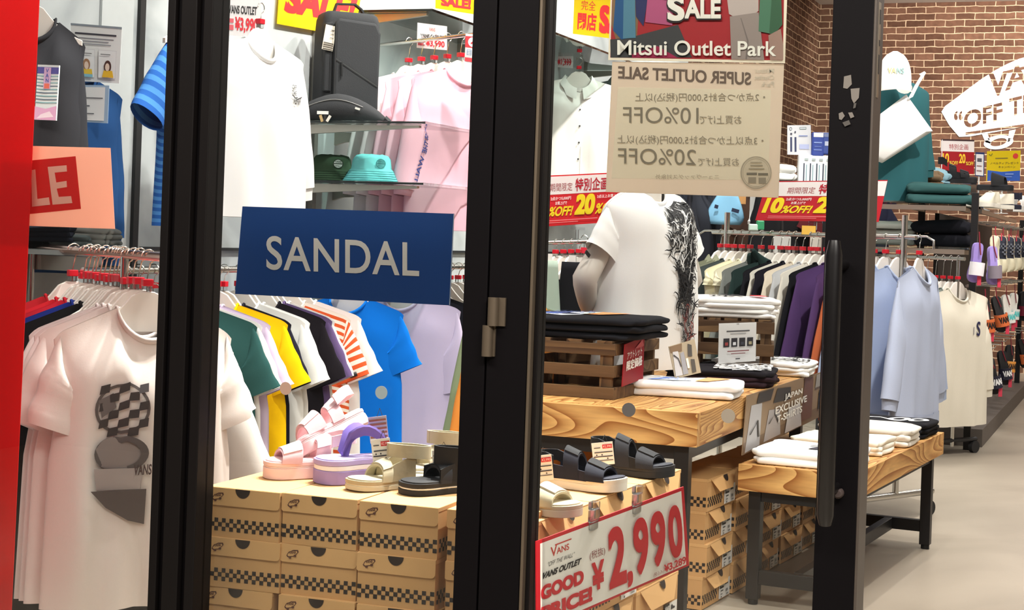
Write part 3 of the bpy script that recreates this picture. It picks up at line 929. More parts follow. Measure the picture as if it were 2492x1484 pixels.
pk = [(0, (238, 178, 194), 'front pink long-sleeved tee with small chest lettering', [('t', 'OFF THE\nWALL', .10, -.225, .20, -.165, (70, 66, 120), {'bold': .0, 'shear': .2}), ('r', .10, -.237, .20, -.233, (70, 66, 120))], OTC),
      (.10, (240, 184, 198), 'second pink tee, right behind the front one', None, OTC), (.20, (240, 188, 202), 'third pink tee from the front on its wall arm', None, OTC), (.30, (248, 236, 238), 'pinkish white tee with blue sleeve lettering, fourth from the front', None, OTW),
      (.40, (250, 244, 244), 'palest tee with blue sleeve lettering, last of the pink row', None, OTW)]
for i, (dd, col, ds, pr, sp) in enumerate(pk):
    hang_p(ds, pf - np_ * dd, rzp, .165, col=col, seed=70 + i, prints=pr, sprint=sp, group=P_, nm='long_sleeve_tee', cat='long-sleeved tee', **{**SW, 'L': .73, 'W': .55, 'cuff': .03, 'nd': .075, 'D': .07 if i == 0 else .035})
mb = MB()
fa = pf + np_ * .1 + Vector((0, 0, .16))
O = pf - np_ * .75 + Vector((0, 0, .16))
mb.tube([Vector((0, 0, 0)), fa - O, fa - O + Vector((0, 0, .03))], .009, steel(), 10)
mb.box((0, 0, 0), (.03, .03, .12), steel())
tag(mb.build('wall_display_rod', smooth=True, loc=O), 'chrome wall rod holding the pink tees', 'display rod')
hang_p('black long-sleeved top by the red banner, high in the left window', at(70, 44, 5.3), TH + R(16), .13, col=(46, 46, 50), seed=81, nm='long_sleeve_shirt', cat='long-sleeved top', **{**SW, 'W': .36, 'L': .62, 'drop': 83, 'slope': .07, 'cuff': None})
hang_p('blue checked shirt whose cuff shows beside the left frame post', at(474, 62, 5.55), TH + R(66), .13, col=(66, 122, 186), seed=82, nm='checked_shirt', cat='shirt', **{**SW, 'W': .30, 'drop': 52, 'sl': .29, 'a1': .075, 'sides': (-1,), 'stripes': (34, 84, 156), 'cuff': None})
hang_p('plain dark blue top behind the white notices in the left window', at(172, 190, 5.75), TH + R(20), .13, hg=False, col=(32, 70, 118), seed=83, nm='long_sleeve_shirt', cat='long-sleeved top', **{**SW, 'W': .36, 'drop': 84})
hang_p('cream button-up shirt hung high beyond the door glass', at(1408, 192, 10.4), TH + R(8), .12, col=(240, 236, 230), seed=84, nm='button_shirt', cat='shirt', **{**SW, 'W': .6, 'L': .78, 'collar': 'shirt', 'nd': .09, 'drop': 74})
hang_p('dark jacket half hidden behind the mirror-text sheet', at(1520, 196, 10.6), TH + R(8), .12, col=(56, 60, 58), seed=85, nm='jacket', cat='jacket', **{**SW, 'W': .6, 'L': .7, 'collar': 'shirt'})
# --- rack in the middle of the shop
HT_ = 'tops on the chrome rack behind the tables'
rz3 = TH + R(41)
rA, rB = at(1735, 562, 8.85), at(2230, 574, 7.88)
rA.z = rB.z = (rA.z + rB.z) / 2
def on_rail(u):
    lo, hi = 0.0, 1.0
    for _ in range(40):
        m_ = (lo + hi) / 2
        q = rA.lerp(rB, m_)
        X = q.x * math.cos(TH) + q.y * math.sin(TH)
        Z = -q.x * math.sin(TH) + q.y * math.cos(TH)
        if PPX + FPX * X / Z < u: lo = m_
        else: hi = m_
    return rA.lerp(rB, lo)
VEST = dict(nm='vest', cat='vest', W=.56, L=.66, sl=.08, drop=80, a0=.11, a1=.10, D=.045)
rack3 = [(1754, (128, 130, 108), 'olive jacket at the left end of the chrome rack', 'jacket', {'collar': 'shirt'}), (1769, (138, 140, 118), 'second olive jacket from the left end of the chrome rack', 'jacket', {'collar': 'shirt'}), (1783, (70, 78, 78), 'dark grey jacket between olive jackets and cream vests', 'jacket', {}),
         (1800, (232, 226, 196), 'left cream vest with dark armholes', 'vest', VEST), (1818, (234, 228, 200), 'right cream vest with dark armholes', 'vest', VEST), (1842, (128, 132, 128), 'mid grey jacket right of the cream vests', 'jacket', {'collar': 'shirt'}),
         (1864, (38, 56, 54), 'dark green hooded top on the chrome rack', 'hoodie', {'collar': 'hood'}), (1884, (26, 26, 32), 'black sweatshirt next to the dark green hoodie', 'sweatshirt', {}), (1900, (232, 228, 216), 'off-white sweatshirt between two black ones', 'sweatshirt', {}),
         (1915, (28, 26, 36), 'black sweatshirt left of the cream one', 'sweatshirt', {}), (1932, (232, 220, 200), 'cream sweatshirt in the centre of the chrome rack', 'sweatshirt', {}), (1950, (196, 198, 202), 'light grey sweatshirt right of the cream one', 'sweatshirt', {}),
         (1964, (238, 232, 220), 'white sweatshirt left of the last black one', 'sweatshirt', {}), (1984, (24, 24, 30), 'black sweatshirt left of the purple one', 'sweatshirt', {}), (2004, (86, 60, 108), 'purple sweatshirt beside the door stile', 'sweatshirt', {}),
         (2040, (90, 64, 112), 'second purple sweatshirt partly behind the door stile', 'sweatshirt', {}), (2112, (196, 104, 66), 'rust orange sweatshirt behind the door stile', 'sweatshirt', {}),
         (2128, (170, 186, 216), 'pale blue sweatshirt, fourth from the right end of the chrome rack', 'sweatshirt', {}), (2156, (168, 184, 214), 'pale blue sweatshirt, third from the right end of the chrome rack', 'sweatshirt', {}),
         (2190, (172, 186, 214), 'pale blue sweatshirt with dark collar print, second from the right end', 'sweatshirt', {'prints': [('t', 'VANS', -.06, -.115, .06, -.085, (60, 70, 96), {})]}), (2240, (186, 196, 220), 'pale grey-blue sweatshirt at the right end of the chrome rack', 'sweatshirt', {})]
for i, (u, col, ds, nm, ex) in enumerate(rack3):
    if u < 2080: u = 1754 + (u - 1754) * 1.125
    q = on_rail(u) if u < 2229 else rB + nrm(rz3) * .02
    k = {**SW, 'D': .06 if u > 2230 else .032, 'L': .75 if u > 2100 else .72, 'W': .6, 'drop': 74, 'sl': .56, 'a1': .075}
    k.update({'nm': nm, 'cat': nm})
    k.update(ex)
    hang_p(ds, Vector((q.x, q.y, rA.z - .150)), rz3 + R(rnd.uniform(-3, 3) + (17 if u > 2230 else 0)), .145, col=col, seed=100 + i, group=HT_, hemband=.07 if nm == 'sweatshirt' else 0, **k)
root = thing('clothes_rack', 'chrome clothes rack on castors behind the tables', 'clothes rack', (rB.x, rB.y, 0))
O = Vector((rB.x, rB.y, 0))
mb = MB()
mb.tube([rA - O + Vector((0, 0, -.006)), rB - O + Vector((0, 0, -.006))], .0125, steel(), 14)
for q, sg in ((rA, -1), (rB, 1)):
    pr = nrm(rz3) * sg
    mb.tube([q - O, q - O + pr * .06, q - O + pr * .10 + Vector((0, 0, -.02)), q - O + pr * .10 + Vector((0, 0, -.06))], .006, steel(), 8)
mb.build('rail_tube', root, smooth=True)
sd = Vector((math.cos(rz3), math.sin(rz3), 0))
uA, uB = on_rail(1768), on_rail(2200)
for q in (uA, uB):
    mb = MB()
    mb.tube([Vector((q.x, q.y, .11)) - O, Vector((q.x, q.y, rA.z + .10)) - O], .015, steel(), 14)
    mb.build('upright', root, smooth=True)
    mb = MB()
    mb.tube([Vector((q.x, q.y, .12)) - O - sd * .30, Vector((q.x, q.y, .12)) - O + sd * .30], .017, steel(), 12)
    mb.build('foot_bar', root, smooth=True)
    for s in (-1, 1):
        mb = MB()
        c = Vector((q.x, q.y, .038)) - O + sd * .28 * s
        ax = nrm(rz3)
        mb.tube([c - ax * .014, c + ax * .014], .036, plain((28, 28, 30), .6), 18)
        mb.box(c + Vector((0, 0, .045)), (.02, .03, .05), plain((60, 60, 62), .4), rz=rz3)
        mb.build('castor', root, smooth=True)
mb = MB()
mb.tube([Vector((uA.x, uA.y, .3)) - O, Vector((uB.x, uB.y, .3)) - O], .012, plain((40, 40, 42), .4), 10)
mb.build('cross_bar', root, smooth=True)
# --- rail of tops before the far shelf unit
FT_ = 'tops on the far rail in front of the shelf unit'
rz4 = TH + R(36)
s0 = at(2330, 703, 10.6)
n4 = nrm(rz4)
SS = [('t', 'S', .12, -.30, .165, -.205, (36, 36, 80), {'bold': .02}), ('r', .085, -.29, .09, -.24, (70, 70, 110))]
for i, (dd, col, ds, pr) in enumerate(((0, (232, 226, 210), 'cream sweatshirt with a dark blue letter S on the chest', SS), (.06, (142, 152, 146), 'sage grey top behind the cream letter sweatshirt', None), (.12, (30, 26, 24), 'black top second behind the cream letter sweatshirt', None),
                                       (.18, (62, 46, 36), 'dark brown top third behind the cream letter sweatshirt', None), (.25, (196, 196, 200), 'grey top fourth behind the cream letter sweatshirt', None), (.32, (220, 214, 206), 'white top furthest behind the cream letter sweatshirt', None))):
    hang_p(ds, s0 - n4 * dd, rz4, .2, col=col, seed=140 + i, prints=pr, group=FT_, nm='sweatshirt', cat='sweatshirt', **{**SW, 'L': .88, 'W': .62, 'sl': .6, 'drop': 79, 'D': .07 if i == 0 else .03})
rt, O = rail('clothes_rail', 'chrome rail before the far shelf unit with the cream letter sweatshirt', tuple(s0 + n4 * .05 + Vector((0, 0, .195))), tuple(s0 - n4 * .9 + Vector((0, 0, .195))))
for dd in (.0, .85):
    q = s0 - n4 * dd
    mb = MB()
    mb.tube([Vector((q.x, q.y, .05)) - O, Vector((q.x, q.y, s0.z + .195)) - O], .012, steel(), 10)
    mb.build('upright', rt, smooth=True)
for dd in (.0, .85):
    mb = MB()
    for s in (-1, 1):
        q = s0 - n4 * dd + Vector((math.cos(rz4), math.sin(rz4), 0)) * .22 * s
        c = Vector((q.x, q.y, .04)) - O
        mb.tube([c - n4 * .015, c + n4 * .015], .04, plain((28, 28, 30), .6), 16)
    q = s0 - n4 * dd
    sd4 = Vector((math.cos(rz4), math.sin(rz4), 0)) * .24
    mb.tube([Vector((q.x, q.y, .09)) - O - sd4, Vector((q.x, q.y, .09)) - O + sd4], .014, plain((40, 40, 42), .5), 10)
    mb.build('castor_foot', rt, smooth=True)
# --- trousers seen through the door glass
def trousers(label, p, rz, col, W=.38, L=.95, seed=0, group=None):
    root = thing('trousers', label, 'trousers', p, rz, group)
    r = random.Random(seed)
    fm = fabric(col)
    mb = MB()
    secs = []
    for i in range(9):
        t = i / 8
        secs.append([Vector(((W / 2) * (1 + .12 * t) * math.cos(q * PI / 16), .03 * (1 + t) * math.sin(q * PI / 16) + .006 * t * math.sin(q * 1.3 + seed), -.28 * t)) for q in range(32)])
    mb.loft(secs, fm, True, False)
    mb.build('seat', root, smooth=2)
    for s in (-1, 1):
        mb = MB()
        secs = []
        for i in range(12):
            t = i / 11
            hw = (W / 4 * 1.12) * (1 - .12 * t)
            secs.append([Vector((s * W / 4 * 1.12 + hw * math.cos(q * PI / 12), .055 * math.sin(q * PI / 12) + .005 * math.sin(q * 2 + t * 9 + seed), -.25 - (L - .25) * t)) for q in range(24)])
        mb.loft(secs, fm, True, True)
        mb.build('leg', root, smooth=2)
    mb = MB()
    mb.tube([(-W / 2 * .98, 0, .03), (W / 2 * .98, 0, .03)], .004, steel(), 8)
    for s in (-1, 1): mb.box((s * W * .36, 0, -.004), (.035, .022, .075), plain((232, 230, 226), .4))
    mb.build('clip_hanger', root)
    mb = MB()
    mb.tube([(0, 0, .03), (0, 0, .10)] + [(.018 * math.cos(R(-70 + 30 * k)), 0, .125 + .018 * math.sin(R(-70 + 30 * k))) for k in range(9)], .0025, steel(), 6)
    mb.box((0, 0, .065), (.03, .02, .03), plain((208, 40, 60), .4))
    mb.build('hook', root)
    return root
trousers('sage green trousers on a clip hanger at the left edge of the door glass', at(1272, 632, 8.0), TH + R(24), (156, 172, 158), seed=3)
trousers('black wide trousers on a clip hanger behind the white mannequin', at(1462, 640, 8.1), TH + R(-18), (22, 22, 26), W=.40, seed=5)
trousers('second black trousers just right of the sage green pair', at(1420, 640, 8.4), TH + R(-18), (26, 26, 32), W=.38, seed=6)
pa, pb = at(1290, 591, 8.3), at(1500, 586, 8.3)
rt, O = rail('clothes_rail', 'chrome rail with the clip-hung trousers behind the door glass', tuple(pa), tuple(pb), .011)
for q in (pa.lerp(pb, .04), pa.lerp(pb, .95)):
    mb = MB()
    mb.tube([Vector((q.x, q.y, 0)) - O, q - O], .011, steel(), 10)
    mb.build('upright', rt, smooth=True)
for k in range(4):
    hanger('white hanger with red clip, ' + ORD[k] + ' from the left above the trousers', pa.lerp(pb, .30 + .09 * k) + Vector((0, 0, -.125)), TH + R(60), .12)
# ================================================================== TABLES, CRATES, BOXES
TX1, TY0, TY1, TH1 = -1.335, 5.22, 7.25, .75
FRAME = plain((26, 25, 26), .45, .2, .08, 20)
root = thing('display_table', 'tall wooden display table with deep apron on black steel legs', 'table', ((-2.12 + TX1) / 2, (TY0 + TY1) / 2, 0))
O = Vector(root.location)
WX, WY = TX1 + 2.12, TY1 - TY0
mb = MB(); mb.box((0, -WY / 2 + .02, TH1 - .058), (WX, .04, .112), OAK(0)); mb.build('apron', root, bevel=.0015)
mb = MB(); mb.box((0, WY / 2 - .02, TH1 - .058), (WX, .04, .112), OAK(0)); mb.build('apron', root, bevel=.0015)
for s in (-1, 1):
    mb = MB(); mb.box((s * (WX / 2 - .02), 0, TH1 - .058), (.04, WY - .08, .112), OAK(1)); mb.build('apron', root, bevel=.0015)
mb = MB(); mb.box((0, 0, TH1 - .012), (WX - .08, WY - .08, .022), OAK(1)); mb.build('tabletop', root)
for sx in (-1, 1):
    for sy in (-1, 1):
        mb = MB()
        mb.box((sx * (WX / 2 - .06), sy * (WY / 2 - .06), (TH1 - .115) / 2), (.05, .05, TH1 - .115), FRAME)
        mb.build('leg', root, bevel=.002)
mb = MB()
for s in (-1, 1):
    mb.box((0, s * (WY / 2 - .06), .61), (WX - .17, .035, .045), FRAME)
    mb.box((s * (WX / 2 - .06), 0, .61), (.035, WY - .17, .045), FRAME)
mb.build('rail', root)
# low bench table
fl = at_h(1797, 1128, .51)
rz2 = R(-4.5)
W2, D2, H2 = .425, 1.62, .51
c2 = fl + Matrix.Rotation(rz2, 3, 'Z') @ Vector((W2 / 2, D2 / 2, 0))
root2 = thing('bench_table', 'low wooden bench table on black steel legs beside the tall table', 'table', (c2.x, c2.y, 0), rz2)
def M2(x, y, z): return Vector((c2.x, c2.y, 0)) + Matrix.Rotation(rz2, 3, 'Z') @ Vector((x, y, z))
for s in (-1, 1):
    mb = MB(); mb.box((0, s * (D2 / 2 - .015), H2 - .048), (W2, .03, .095), OAK(0)); mb.build('apron', root2, bevel=.0015)
    mb = MB(); mb.box((s * (W2 / 2 - .015), 0, H2 - .048), (.03, D2 - .06, .095), OAK(1)); mb.build('apron', root2, bevel=.0015)
mb = MB(); mb.box((0, 0, H2 - .012), (W2 - .06, D2 - .06, .022), OAK(1)); mb.build('tabletop', root2)
for sx in (-1, 1):
    for sy in (-1, 1):
        mb = MB()
        mb.box((sx * (W2 / 2 - .055), sy * (D2 / 2 - .055), (H2 - .095) / 2 + .01), (.045, .045, H2 - .115), FRAME)
        mb.tube([(sx * (W2 / 2 - .055), sy * (D2 / 2 - .055), 0), (sx * (W2 / 2 - .055), sy * (D2 / 2 - .055), .02)], .018, plain((16, 16, 16), .7), 14)
        mb.build('leg', root2, bevel=.002)
mb = MB()
for s in (-1, 1):
    mb.box((0, s * (D2 / 2 - .055), .10), (W2 - .155, .035, .05), FRAME)
    mb.box((0, s * (D2 / 2 - .055), H2 - .115), (W2 - .155, .035, .04), FRAME)
mb.box((0, 0, .10), (.035, D2 - .17, .05), FRAME)
mb.box((W2 / 2 - .055, 0, H2 - .115), (.03, D2 - .155, .03), FRAME)
mb.build('stretcher', root2, bevel=.0015)
# slatted crates
def crate(label, loc, rz, W, D, H, slats=3, topslats=4, mat=WALNUT):
    root = thing('wooden_crate', label, 'crate', loc, rz, None)
    sh = .055 * H / .26
    gap = (H - slats * sh) / (slats - 1)
    for side in range(4):
        L_ = W if side % 2 == 0 else D
        off = (D if side % 2 == 0 else W) / 2 - .006
        M = Matrix.Rotation(side * PI / 2, 3, 'Z')
        for k in range(slats):
            mb = MB()
            mb.box(M @ Vector((0, -off, sh / 2 + k * (sh + gap))), (L_ - (.026 if side % 2 else 0), .012, sh), mat(0), M=M)
            mb.build('slat', root, bevel=.0015)
    for sx in (-1, 1):
        for sy in (-1, 1):
            mb = MB(); mb.box((sx * (W / 2 - .035), sy * (D / 2 - .022), H / 2), (.045, .02, H - .004), mat(2)); mb.build('corner_post', root, bevel=.001)
    for k in range(topslats):
        mb = MB()
        mb.box((-W / 2 + .04 + (W - .08) * k / (topslats - 1), 0, H + .005), (.055, D - .004, .010), mat(1))
        mb.build('top_slat', root, bevel=.001)
    return root
ca = at_h(1492, 973, .75)          # front right foot of the near crate
CW, CDp, CHt = .42, .50, .192
rc = R(-2)
def Mloc(p, rz, v): return Vector(p) + Matrix.Rotation(rz, 3, 'Z') @ Vector(v)
crate_c = Mloc((ca.x, ca.y, .75), rc, (-CW / 2, CDp / 2, 0))
crate('brown slatted crate with black tees on top, front left of the tall table', crate_c, rc, CW, CDp, CHt)
cb_ = at_h(1722, 912, .75)
rcb = R(14)
crate2_c = Vector((-1.62, 6.86, .75))
crate('brown slatted crate with white tees on top, at the far end of the tall table', crate2_c, R(12), .36, .34, .235, 3, 5)

# shoe boxes
KRAFT = plain((214, 168, 112), .7, 0, .05, 14)
KRAFT2 = plain((204, 158, 104), .7, 0, .05, 14)
DARK = (34, 26, 24)
BOXG = 'tan shoe boxes with chequered bands'
BX = {}
def shoe_box(label, loc, rz, kind, W, D, H):
    if kind in BX: return dup(BX[kind], loc, rz, label, BOXG)
    root = thing('shoe_box', label, 'shoe box', loc, rz, BOXG)
    mb = MB()
    mb.box((0, 0, H * .48), (W - .003, D - .003, H * .96), KRAFT2)
    def front(a, b, h): return Vector((a, -D / 2 + .0012 - h, b))
    def side(sg): return lambda a, b, h: Vector((sg * (W / 2 - .0012 + h), a * -sg, b))
    s = .0108 if kind == 'end' else .0115
    z0 = .016
    def chk(n, x0):
        out = []
        for j in range(3):
            for i in range(n):
                if (i + j) % 2 == 0: out.append(('r', x0 + i * s, z0 + j * s, x0 + (i + 1) * s, z0 + (j + 1) * s, DARK))
        return out
    class L0(list): pass
    def flatprint(items, fm):
        for it in items: printed(mb, fm, [it], .0006)
    if kind == 'end':
        n = int((W - .004) / s)
        flatprint(chk(n, -n * s / 2), front)
        flatprint(chk(int(D / s) - 1, -D / 2 + .006), side(1))
        flatprint(chk(int(D / s) - 1, -D / 2 + .006), side(-1))
    else:
        flatprint(chk(14, -W / 2 + .006), front)
        flatprint(chk(int(D / s) - 1, -D / 2 + .006), side(-1))
        flatprint(chk(int(D / s) - 1, -D / 2 + .006), side(1))
    mb.build('carton', root)
    mb = MB()
    mb.box((0, 0, H - .006), (W, D, .012), KRAFT)
    mb.build('lid', root, bevel=.0015)
    mb = MB()
    fh = H * .36
    yf = -D / 2 - .001
    if kind == 'end':
        out = [(-W / 2, H - .001), (-W / 2, H - fh + .004), (-W / 2 + .004, H - fh)] + [(W / 2 - .012 + .012 * math.sin(R(q)), H - fh + .012 - .012 * math.cos(R(q))) for q in range(0, 91, 18)] + [(W / 2, H - .001)]
        mb.prism(out, yf - .0025, yf, KRAFT)
        lf = lambda a, b, h: Vector((a, yf - .0025 - h, b))
    else:
        x0, x1 = -W / 2 + .03, W / 2 - .012
        a_ = [Vector((x0, yf, H - .004)), Vector((x0 + .045, yf - .02, H - fh - .008)), Vector((x1 - .09, yf - .022, H - fh - .008)), Vector((x1, yf, H - .004))]
        mb.add(a_ + [p + Vector((0, .0025, .001)) for p in a_], [[0, 1, 2, 3], [7, 6, 5, 4], [0, 4, 5, 1], [1, 5, 6, 2], [2, 6, 7, 3]], KRAFT)
        lf = lambda a, b, h: Vector((a, yf - .0015 - h - max(0, (H - b)) * .42, b))
    hx = .0 if kind == 'end' else .02
    hr = .021
    mb.add([lf(hx + hr * math.cos(R(180 + 15 * k)), H - .0015 + hr * 1.05 * math.sin(R(180 + 15 * k)), .0012) for k in range(13)], [list(range(13))], plain((40, 26, 20), .9))
    cx, cz = (-W / 2 + .034, H - fh * .52) if kind == 'end' else (W / 2 - .035, H - .022)
    lg = lf if kind == 'end' else front
    LG = (92, 52, 40) if kind == 'end' else (40, 32, 30)
    bb = [(-.017, -.006), (-.013, -.010), (.006, -.006), (.017, .006), (.015, .011), (.002, .010), (-.012, .003)]
    pts = [lg(cx + x, cz + z, .001) for x, z in bb]
    pi = [lg(cx + x * .8, cz + z * .72, .0016) for x, z in bb]
    mb.add(pts, [list(range(7))], ink(LG))
    mb.add(pi, [list(range(7))], KRAFT)
    printed(mb, lambda a, b, h: lg(a, b, .002 + h), [('t', 'VANS', cx - .009, cz - .001, cx + .010, cz + .006, LG, {'rise': .003}), ('o', cx - .006, cz - .0095, .004, .003, LG), ('o', cx + .008, cz - .004, .004, .003, LG)], .0003)
    mb.build('flap', root)
    if kind != 'end':
        mb = MB()
        lx, lz = W / 2 - .075, .030
        mb.box((lx, yf - .0012, lz + .002), (.118, .0016, .052), ink((232, 230, 226)))
        fr2 = lambda a, b, h: Vector((lx + a, yf - .0022 - h, lz + b))
        printed(mb, fr2, [('p', [(-.056, .012), (-.012, .012), (-.012, .042), (-.056, .042)], (30, 28, 30))], .0004)
        printed(mb, fr2, [('p', [(-.012, .012), (.056, .012), (.056, .042), (-.012, .042)], (224, 222, 216)), ('t', 'VANS', -.052, .019, -.016, .036, (224, 222, 218), {'bold': .05}),
                          ('p', [(.0, .020), (.036, .020), (.036, .025), (.02, .028), (.01, .035), (.0, .033)], (40, 40, 44)),
                          ('r', -.05, .002, -.02, .006, (60, 60, 60)), ('r', -.05, -.010, -.03, -.006, (120, 120, 120)), ('r', .008, -.006, .03, .004, (130, 130, 130)), ('r', .01, -.018, .036, -.012, (150, 150, 150)), ('r', -.05, -.020, -.04, -.014, (90, 90, 90))], .0004)
        mb.build('size_label', root)
    BX[kind] = root
    return root
# stack in the middle window: short ends to the glass
eW, eD, eH = .192, .33, .127
zA = .637
pA = at(505, 1183, 4.22)
rzA = TH + R(-26) + R(4)
rzA = R(-4)
p1, p2 = at_h(503, 1182, zA), at_h(1068, 1236, zA)
dA = (p2 - p1)
rzA = math.atan2(dA.y, dA.x)
uA_ = dA.normalized()
nA_ = Vector((-uA_.y, uA_.x, 0))
wA = dA.length / 3
names = ['left', 'middle', 'right']
rows = ['top row', 'second row', 'third row', 'fourth row', 'bottom row']
jit = [(0, 0, 0), (.004, .0, 1), (.0, .006, -1), (-.006, .01, 1), (.004, 0, 0)]
eW = wA - .004
for r_ in range(5):
    for c_ in range(3):
        jx, jy, jr = jit[(r_ + c_ * 2) % 5]
        base = p1 + uA_ * (wA * (c_ + .5) + jx * .6 - (.012 if r_ == 2 and c_ == 0 else 0)) + nA_ * (eD / 2 + jy - .004 * r_ * 0)
        z = zA - (r_ + 1) * eH
        shoe_box('tan shoe box in the %s of the %s, stack behind the middle window' % (rows[r_], names[c_] + ' column'), Vector((base.x, base.y, z + .0005)), rzA + R(jr * .8), 'end', eW, eD, eH)
for r_ in range(5):
    base = p1 + uA_ * (wA * 3.5 + .012) + nA_ * (eD / 2 + .02)
    shoe_box('tan shoe box in the %s of the last column beside the door jamb' % rows[r_], Vector((base.x, base.y, zA - .004 - (r_ + 1) * (eH - .001))), rzA + R(.5), 'end', eW, eD, eH)
# stack behind the door glass: long sides face right
zB = .616
sH = .153
q0, q1 = at_h(1306, 1272, zB), at_h(1660, 1142, zB)
dB = q1 - q0
rzB = math.atan2(dB.y, dB.x)
uB_ = dB.normalized()
nB_ = Vector((-uB_.y, uB_.x, 0))
wB = dB.length / 3
sW, sD = wB - .006, .24
colB = ['near column', 'middle column', 'far column']
for r_ in range(4):
    for c_ in range(3):
        base = q0 + uB_ * (wB * (c_ + .5)) + nB_ * (sD / 2 + (.006 if (r_ + c_) % 2 else 0))
        if r_ in (1, ) and c_ == 2: base = base + uB_ * .028
        z = zB - (r_ + 1) * sH
        shoe_box('tan shoe box in the %s, %s of the stack behind the price sign' % (['top layer', 'second layer', 'third layer', 'bottom layer'][r_], colB[c_]), Vector((base.x, base.y, z + .0008)), rzB + R(.6 * ((r_ * 2 + c_) % 3 - 1)), 'side', sW, sD, sH)
# stacks under the tall table
zC = .468
sH2 = .116
sW, sD = .318, .195
t0 = at_h(1724, 1167, zC)
rzC = PI / 2 - R(4)
uC_ = Vector((math.cos(rzC), math.sin(rzC), 0))
nC_ = Vector((-uC_.y, uC_.x, 0))
colC = ['nearest', 'second', 'third', 'fourth', 'farthest']
for c_ in range(5):
    for r_ in range(4):
        base = t0 + uC_ * (.165 + c_ * .33) + nC_ * (sD / 2 + .008 * ((r_ + c_) % 2))
        shoe_box('tan shoe box in the %s, %s stack under the tall table' % (['top layer', 'second layer', 'third layer', 'bottom layer'][r_], colC[c_]), Vector((base.x, base.y, .004 + (3 - r_) * sH2)), rzC + R(.8 * ((r_ + c_) % 3 - 1)), 'side_small', sW, sD, sH2)

